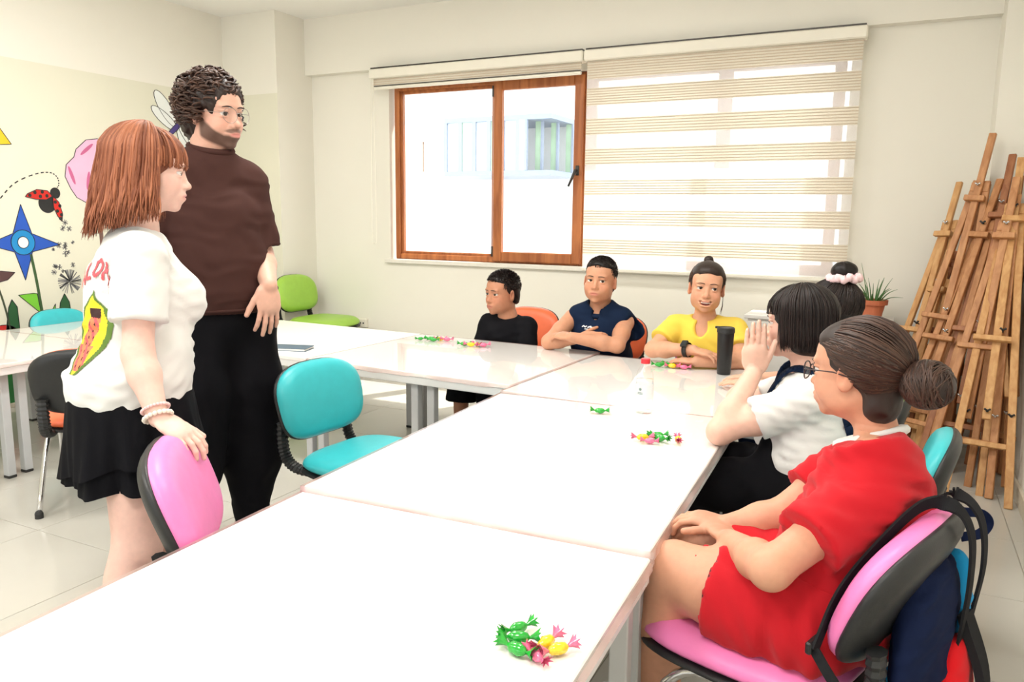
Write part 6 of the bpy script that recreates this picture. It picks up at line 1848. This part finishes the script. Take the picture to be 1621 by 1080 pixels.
def build_girl_bun():
    base = V(-0.10, 3.38, 0); hc = V(-0.150, 3.375, 0.925); s = 1.0
    R = basis(176, -4, 0); B = basis(176)
    S = SDF(); T = head_sdf(S, hc, R, s, dict(fat=1.0))
    nk, che, pel = V(-0.105, 3.375, 0.765), V(-0.085, 3.375, 0.63), V(-0.05, 3.375, 0.44)
    shL, shR = V(-0.095, 3.235, 0.71), V(-0.095, 3.515, 0.71)
    elL, wrL = V(-0.235, 3.20, 0.607), V(-0.42, 3.30, 0.606); elR, wrR = V(-0.235, 3.54, 0.607), V(-0.42, 3.44, 0.606)
    lg = [(V(-0.08, 3.30, 0.44), V(-0.40, 3.28, 0.44), V(-0.38, 3.28, 0.08)), (V(-0.08, 3.45, 0.44), V(-0.40, 3.47, 0.44), V(-0.38, 3.47, 0.08))]
    S.cone(T(0, -0.028, -0.05), nk, 0.046*s, 0.05, 0.03); S.cone(nk, che + V(0, 0, 0.05), 0.046, 0.055, 0.03)
    seat_body(S, B, pel, che, nk, shR, shL, [(shR, elR, wrR), (shL, elL, wrL)], lg, 0.88, 0.95, (0.040, 0.034, 0.024), (0.072, 0.052, 0.036))
    fb = [(*hbox(hc, s), 0.0045)]
    for w_, q in ((wrL, 1), (wrR, -1)): f = hand_sdf(S, w_, V(-1, 0.1*q, 0), V(0, 0, -1), V(0, q, 0), 0.88, (0.2, 0.2, 0.2, 0.2)); fb.append((*f, 0.005))
    o = new_person('girl with a top bun and pale pink scrunchie, mostly hidden behind another girl', base, S, 0.010, fb, face_colour(hc, R, s, s2l(222, 172, 146), s2l(190, 110, 104)))
    eyes(T, R, s, o, base, (0, 1, 0), None, (0.034, 0.006, 0.003), m_brow_dk)
    G = SDF(); torso_sdf(G, B, pel + V(0, 0, 0.04), che, nk, (shR, shL), None, 0.96, 1.08, 0.010)
    sleeve(G, shR, elR, 0.85, 0.055, 0.062); sleeve(G, shL, elL, 0.85, 0.055, 0.062); G.cyl(nk, nk + V(-0.02, 0, 0.1), 0.056, 0.064, 0.008, op=1)
    sdf_object('black_t_shirt', G, 0.010, m_fblack, o, base, (), wrinkle(0.003, 30, (0.2, 0.2, 1), 81))
    G = SDF(); G.ell(pel, (0.16, 0.13, 0.11), B, 0.04)
    for h_, k_, a_ in lg: G.cone(h_, k_, 0.085, 0.075, 0.03); G.cone(k_, a_ + V(0, 0, 0.05), 0.07, 0.05, 0.02)
    sdf_object('dark_trousers', G, 0.012, m_fnavy, o, base)
    for l in lg: shoe(l[2], l[2] + V(-0.15, 0, 0), m_fblack, o, base, 0.85, m_sole=m_whitesole)
    G = SDF(); E = cap_hair(G, T, R, s, 0.010); E(0, 0.01, 0.066, 0.066, 0.080, 0.046, 0.02); E(0, -0.04, -0.03, 0.074, 0.066, 0.08, 0.02)
    E(0, 0.108, 0.0, 0.07, 0.060, 0.072, 0.012, 1); E(0, 0.05, -0.11, 0.2, 0.10, 0.06, 0.014, 1)
    sdf_object('hair', G, 0.006, m_hair_black, o, base, (), wrinkle(0.001, 240, (0, 1, 1), 8))
    pa = slick_paths(T, (0, -0.055, 0.128), 600, seed=9, grow=0.012)
    strands_object('hair_strands', pa, [0.0028]*len(pa), m_hair_black, o, base, 3, 0.7)
    bc = V(0, -0.052, 0.158); G = SDF(); G.ell(T(*bc), (0.046, 0.050, 0.036), R, 0.01)
    bn = sdf_object('hair_bun', G, 0.005, m_hair_black, o, base, (), wrinkle(0.003, 150, (1, 1, 0), 5))
    b = MB(); ring = []
    for a in np.linspace(0, 2*math.pi, 60): ring.append(T(0.047*math.cos(a), -0.052 + 0.052*math.sin(a), 0.128 + 0.004*math.sin(9*a) - 0.10*0.0))
    b.tube(ring, np.array([0.016 + 0.004*math.sin(i*1.7) for i in range(60)]), 10, cap=False); loc_obj(b, 'scrunchie', m_fpinkpale, o, base)
    o.location = (base[0] - 0.085, base[1] - 0.03, 0)
build_girl_bun()
# ================================================================ things on the tables
def candy(kind, x, y, z, rz, label, tilt=0.0, sc=1.0):
    body = {'green': m_cgreen, 'yellow': m_cyellow, 'pink': m_cpink}[kind]; end = {'green': m_cgreen, 'yellow': m_cpink, 'pink': m_cpink}[kind]
    r = empty('wrapped_candy', (x, y, z), rz); tag(r, label, 'candy', 'wrapped candies on the tables'); r.scale = (sc, sc, sc)
    b = MB(); n = 12; prof = [(-0.019, 0.003), (-0.015, 0.0075), (-0.008, 0.0105), (0, 0.0115), (0.008, 0.0105), (0.015, 0.0075), (0.019, 0.003)]
    vv, fs = [], []
    for i, (u, rr) in enumerate(prof):
        for k in range(n):
            a = 2*math.pi*k/n; q = rr*(1 + 0.10*math.sin(3*a + u*300)); vv.append((u, q*math.cos(a), 0.0115 + q*math.sin(a)*0.95))
    for i in range(len(prof) - 1):
        for k in range(n): fs.append((i*n + k, i*n + (k+1) % n, (i+1)*n + (k+1) % n, (i+1)*n + k))
    b.add(vv, fs); b.build('sweet', body, r, smooth=True)
    for sg in (-1, 1):       # twisted wrapper ends: pleated fans
        b = MB(); m_ = 14; vv, fs = [], []
        for j, (u, rr) in enumerate(((0.018, 0.0025), (0.024, 0.006), (0.034, 0.013))):
            for k in range(m_):
                a = 2*math.pi*k/m_; q = rr*(1 + (0.35*j/2)*(1 if k % 2 else -1)); vv.append((sg*(u + 0.002*(k % 2)*j), q*math.cos(a), max(0.0006, 0.0115 + q*math.sin(a)*0.7 + 0.003*j)))
        for j in range(2):
            for k in range(m_): fs.append((j*m_ + k, j*m_ + (k+1) % m_, (j+1)*m_ + (k+1) % m_, (j+1)*m_ + k))
        b.add(vv, fs); b.build('wrapper_end', end, r, smooth=True)
    return r
def foil(name, c): return mat(name, c, 0.18, var=0.25, scale=120, spec=0.7, coat=0.5)
m_cgreen = foil('green_foil', s2l(20, 165, 45)); m_cyellow = foil('yellow_foil', s2l(250, 210, 30)); m_cpink = foil('pink_foil', s2l(240, 110, 150))
Z1, Z2, Z3, Z4 = 0.5675, 0.5795, 0.5735, 0.5765
CL = [
 # nearest pile
 ('green', -0.525, 1.095, Z1, 0.4, 'green candy lying to the left in the nearest pile', 1.0),
 ('green', -0.512, 1.062, Z1, -0.2, 'green candy lying in front in the nearest pile', 1.0),
 ('green', -0.540, 1.125, Z1, 1.0, 'green candy at the back of the nearest pile', 0.9),
 ('yellow', -0.478, 1.105, Z1, 1.3, 'yellow candy in the middle of the nearest pile', 0.95),
 ('yellow', -0.452, 1.095, Z1, 0.9, 'yellow candy at the right end of the nearest pile', 0.95),
 ('pink', -0.477, 1.062, Z1, -0.5, 'pink candy lying in front in the nearest pile', 0.8),
 # pile in front of the girl in white
 ('green', -0.640, 2.352, Z2, -0.3, 'green candy on top of the pile near the girl in white', 1.05),
 ('green', -0.655, 2.385, Z2, 0.5, 'green candy at the back of the pile near the girl in white', 0.95),
 ('yellow', -0.690, 2.335, Z2, 0.5, 'yellow candy at the left of the pile near the girl in white', 1.0),
 ('yellow', -0.585, 2.372, Z2, 1.9, 'yellow candy at the right of the pile near the girl in white', 0.9),
 ('pink', -0.660, 2.312, Z2, 0.2, 'pink candy in front in the pile near the girl in white', 0.8),
 ('green', -0.930, 2.595, Z2, 0.3, 'single green candy lying alone beside the water bottle', 0.95),
 # pile in front of the girl in yellow
 ('green', -1.000, 3.612, Z3, 0.3, 'green candy at the left of the pile by the yellow-shirted girl', 1.05),
 ('green', -0.965, 3.640, Z3, -0.4, 'green candy behind in the pile by the yellow-shirted girl', 0.95),
 ('yellow', -0.935, 3.615, Z3, 0.3, 'yellow candy in the middle of the pile by the yellow-shirted girl', 1.05),
 ('yellow', -0.905, 3.640, Z3, 1.0, 'yellow candy behind in the pile by the yellow-shirted girl', 0.95),
 ('pink', -0.880, 3.615, Z3, 0.2, 'pink candy at the right of the pile by the yellow-shirted girl', 0.95),
 # two piles in front of the boys
 ('green', -2.425, 3.700, Z4, 0.9, 'green candy lying apart at the left of the left boy\'s pile', 0.85),
 ('green', -2.365, 3.722, Z4, 0.2, 'green candy in the pile farthest left', 1.05),
 ('green', -2.335, 3.695, Z4, 0.2, 'green candy at the front of the pile farthest left', 1.0),
 ('yellow', -2.315, 3.740, Z4, 0.7, 'yellow candy in the pile farthest left', 1.05),
 ('pink', -2.275, 3.745, Z4, 0.2, 'pink candy at the right of the pile farthest left', 1.05),
 ('green', -2.110, 3.655, Z4, 0.4, 'green candy at the left of the pile before the small boy', 1.05),
 ('yellow', -2.065, 3.650, Z4, 0.2, 'yellow candy at the front of the pile before the small boy', 1.1),
 ('yellow', -2.045, 3.682, Z4, -0.3, 'yellow candy at the back of the pile before the small boy', 1.0),
 ('pink', -2.000, 3.675, Z4, 0.8, 'pink candy at the right of the pile before the small boy', 1.05)]
for k, x, y, z, rz, lb, sc in CL: candy(k, x, y, z, rz, lb, 0, sc)

# ---- water bottle
m_pet = glass_mat('clear_plastic', (0.97, 0.98, 0.985), 0.02, 1.3); m_water = glass_mat('water', (0.985, 0.995, 1.0), 0.0, 1.15)
m_redcap = mat('red_cap_plastic', s2l(220, 50, 60), 0.35); m_lab = mat('milky_label', s2l(235, 238, 240), 0.4, alpha=0.55)
r = empty('water_bottle', (-0.795, 2.69, Z2)); tag(r, 'clear plastic water bottle with a red cap on the table', 'bottle')
b = MB(); prof = [(0.028, 0.0), (0.032, 0.006)]
for i in range(12): prof.append((0.0325 - 0.0018*(i % 2), 0.015 + i*0.0095))
prof += [(0.0325, 0.128), (0.030, 0.145), (0.024, 0.160), (0.0155, 0.173), (0.0135, 0.180), (0.0135, 0.188)]
b.lathe((0, 0, 0), prof, 32); b.build('body', m_pet, r, smooth=True)
b = MB(); b.lathe((0, 0, 0), [(0.027, 0.002), (0.0305, 0.008), (0.0305, 0.125), (0.0, 0.126)], 28, cap=False); b.build('water', m_water, r, smooth=True)
b = MB(); b.lathe((0, 0, 0), [(0.0335, 0.055), (0.0335, 0.110)], 32, cap=False); lb = b.build('label', m_lab, r, smooth=True)
m_mark = mat('label_mark', s2l(120, 140, 135), 0.5)
b = MB()
for k in range(14):
    a = -1.75 + 0.16*math.cos(k*2*math.pi/14); zz = 0.092 + 0.0055*math.sin(k*2*math.pi/14); a2 = -1.75 + 0.16*math.cos((k+1)*2*math.pi/14); z2 = 0.092 + 0.0055*math.sin((k+1)*2*math.pi/14)
    b.add([(0.0338*math.cos(-1.75), 0.0338*math.sin(-1.75), 0.092), (0.0338*math.cos(a), 0.0338*math.sin(a), zz), (0.0338*math.cos(a2), 0.0338*math.sin(a2), z2)], [(0, 1, 2)])
for zz in (0.078, 0.073):
    for i in range(4):
        a0 = -2.05 + 0.15*i; b.add([(0.0338*math.cos(q), 0.0338*math.sin(q), zz + dz) for q, dz in ((a0, 0), (a0 + 0.12, 0), (a0 + 0.12, 0.003), (a0, 0.003))], [(0, 1, 2, 3)])
b.build('label_print', m_mark, lb)
b = MB(); pr = []
b.lathe((0, 0, 0.183), [(0.0165, 0), (0.0168, 0.004), (0.0165, 0.016), (0.015, 0.018)], 30); b.build('cap', m_redcap, r)

# ---- black tumbler
r = empty('tumbler', (-0.690, 3.60, 0.572)); tag(r, 'tall black travel tumbler with lid standing on the corner table', 'tumbler')
b = MB(); b.lathe((0, 0, 0), [(0.028, 0), (0.031, 0.004), (0.038, 0.19), (0.0385, 0.196)], 36); b.build('body', mat('matt_black_steel', (0.006, 0.006, 0.007), 0.35), r, smooth=True)
b = MB(); b.lathe((0, 0, 0.196), [(0.0400, 0), (0.0405, 0.004), (0.0400, 0.020), (0.036, 0.024), (0.034, 0.021)], 36); b.box((-0.049, -0.007, 0.212), (-0.03, 0.007, 0.222), 0, 0.002); b.build('lid', m_black, r)

# ---- folder on the far left table
r = empty('folder', (-2.90, 3.085, 0.575), math.radians(18)); tag(r, 'dark blue-grey folder lying on the table beside the man', 'folder')
m_fold = mat('slate_cover', s2l(72, 96, 116), 0.4); m_paper = mat('paper', s2l(236, 234, 228), 0.8)
b = MB(); b.box((-0.16, -0.06, 0), (0.16, 0.06, 0.003), 0, 0.001); b.build('back_cover', m_fold, r)
b = MB(); b.box((-0.157, -0.058, 0.003), (0.155, 0.057, 0.012)); b.build('pages', m_paper, r)
b = MB(); b.box((-0.16, -0.06, 0.012), (0.16, 0.06, 0.016), 0, 0.001); b.build('front_cover', m_fold, r)
b = MB(); b.box((-0.1635, -0.06, 0), (-0.16, 0.06, 0.016)); b.build('spine', m_fold, r)

# ================================================================ bag slung over the pink chair
m_bnavy = fabric('navy_nylon', s2l(22, 32, 62)); m_bblue = fabric('sky_blue_nylon', s2l(30, 140, 195)); m_bred = fabric('red_nylon', s2l(214, 26, 34)); m_bstrap = fabric('black_webbing', (0.02, 0.02, 0.022))
bb = V(0.20, 1.84, 0.0); R_ = basis(72 + 90 - 0)                         # bag hangs behind the backrest
fx = unit(V(0.95, -0.31, 0)); sx_ = V(0.31, 0.95, 0)                      # fx: away from the chair, sx_: along the backrest
Rm = np.stack([sx_, fx, V(0, 0, 1)], 1)
r = empty('backpack', (0.070, 1.610, 0.15)); tag(r, 'navy, sky blue and red backpack slung behind the pink chair by black straps', 'backpack')
BL = V(0.070, 1.610, 0.15)
def bag(name, prims, m, par=r, h=0.008, dsp=None):
    S = SDF()
    for c, rad, k in prims: S.ell(BL + Rm @ V(*c), rad, Rm, k)
    return sdf_object(name, S, h, m, par, BL, (), dsp)
bag('body', [((0.0, 0.03, 0.28), (0.14, 0.040, 0.20), 0.03), ((0.02, 0.03, 0.42), (0.11, 0.036, 0.08), 0.04)], m_bnavy, dsp=wrinkle(0.005, 30, (0, 0, 1), 3))
bag('side_pocket', [((0.145, 0.035, 0.26), (0.035, 0.045, 0.13), 0.03), ((0.135, 0.04, 0.40), (0.03, 0.035, 0.08), 0.03)], m_bblue, dsp=wrinkle(0.003, 40, (0, 0, 1), 4))
bag('front_pocket', [((0.04, 0.065, 0.14), (0.12, 0.04, 0.13), 0.03), ((0.07, 0.07, 0.24), (0.07, 0.03, 0.09), 0.03)], m_bred, dsp=wrinkle(0.004, 30, (0, 0, 1), 5))
bag('bottom_pocket', [((-0.09, 0.02, 0.24), (0.06, 0.045, 0.07), 0.03)], m_bblue)
def strap(name, pts, w_, t_, m, nrm=None):
    p = spline(pts, 12); b = MB()
    for i in range(len(p) - 1):
        d = p[i+1] - p[i]; up = fx if nrm is None else nrm
        b.beam(p[i] - d*0.08, p[i+1] + d*0.12, w_, t_, up=up)
    b.v = [tuple(np.array(v) - BL) for v in b.v]; return b.build(name, m, r)
CX, CY = V(0.309, 0.951, 0), V(-0.951, 0.309, 0)
def CP(u, y, z): return V(-0.19, 1.70, 0) + CX*u + CY*y + V(0, 0, z)
strap('shoulder_strap', [CP(0.06, -0.352, 0.46), CP(0.05, -0.362, 0.60), CP(0.045, -0.356, 0.70), CP(0.04, -0.325, 0.745), CP(0.02, -0.275, 0.740), CP(-0.06, -0.230, 0.672), CP(-0.15, -0.195, 0.590), CP(-0.222, -0.185, 0.50)], 0.030, 0.005, m_bstrap)
strap('strap_tail', [CP(-0.222, -0.185, 0.50), CP(-0.236, -0.23, 0.46), CP(-0.224, -0.30, 0.38), CP(-0.20, -0.33, 0.27)], 0.020, 0.005, m_bstrap, CX)
strap('shoulder_strap', [CP(0.165, -0.345, 0.48), CP(0.160, -0.358, 0.60), CP(0.155, -0.348, 0.69), CP(0.150, -0.315, 0.732), CP(0.145, -0.27, 0.722), CP(0.14, -0.22, 0.62)], 0.030, 0.005, m_bstrap)
strap('padded_strap', [CP(0.09, -0.350, 0.52), CP(0.08, -0.395, 0.40), CP(0.02, -0.405, 0.29), CP(-0.06, -0.385, 0.20), CP(-0.15, -0.345, 0.15)], 0.05, 0.016, m_bstrap)
strap('handle_loop', [V(0.164, 1.838, 0.672), V(0.200, 1.855, 0.668), V(0.214, 1.862, 0.648), V(0.200, 1.852, 0.625), V(0.165, 1.832, 0.618)], 0.020, 0.003, m_bnavy, V(0.3, 1, 0))
b = MB(); p = CP(-0.215, -0.178, 0.505); b.obox(p, (0.022, 0.012, 0.006), np.stack([CX, V(0, 0, 1), CY], 1), 0, 0.003); b.v = [tuple(np.array(v) - BL) for v in b.v]; b.build('buckle', m_black, r)
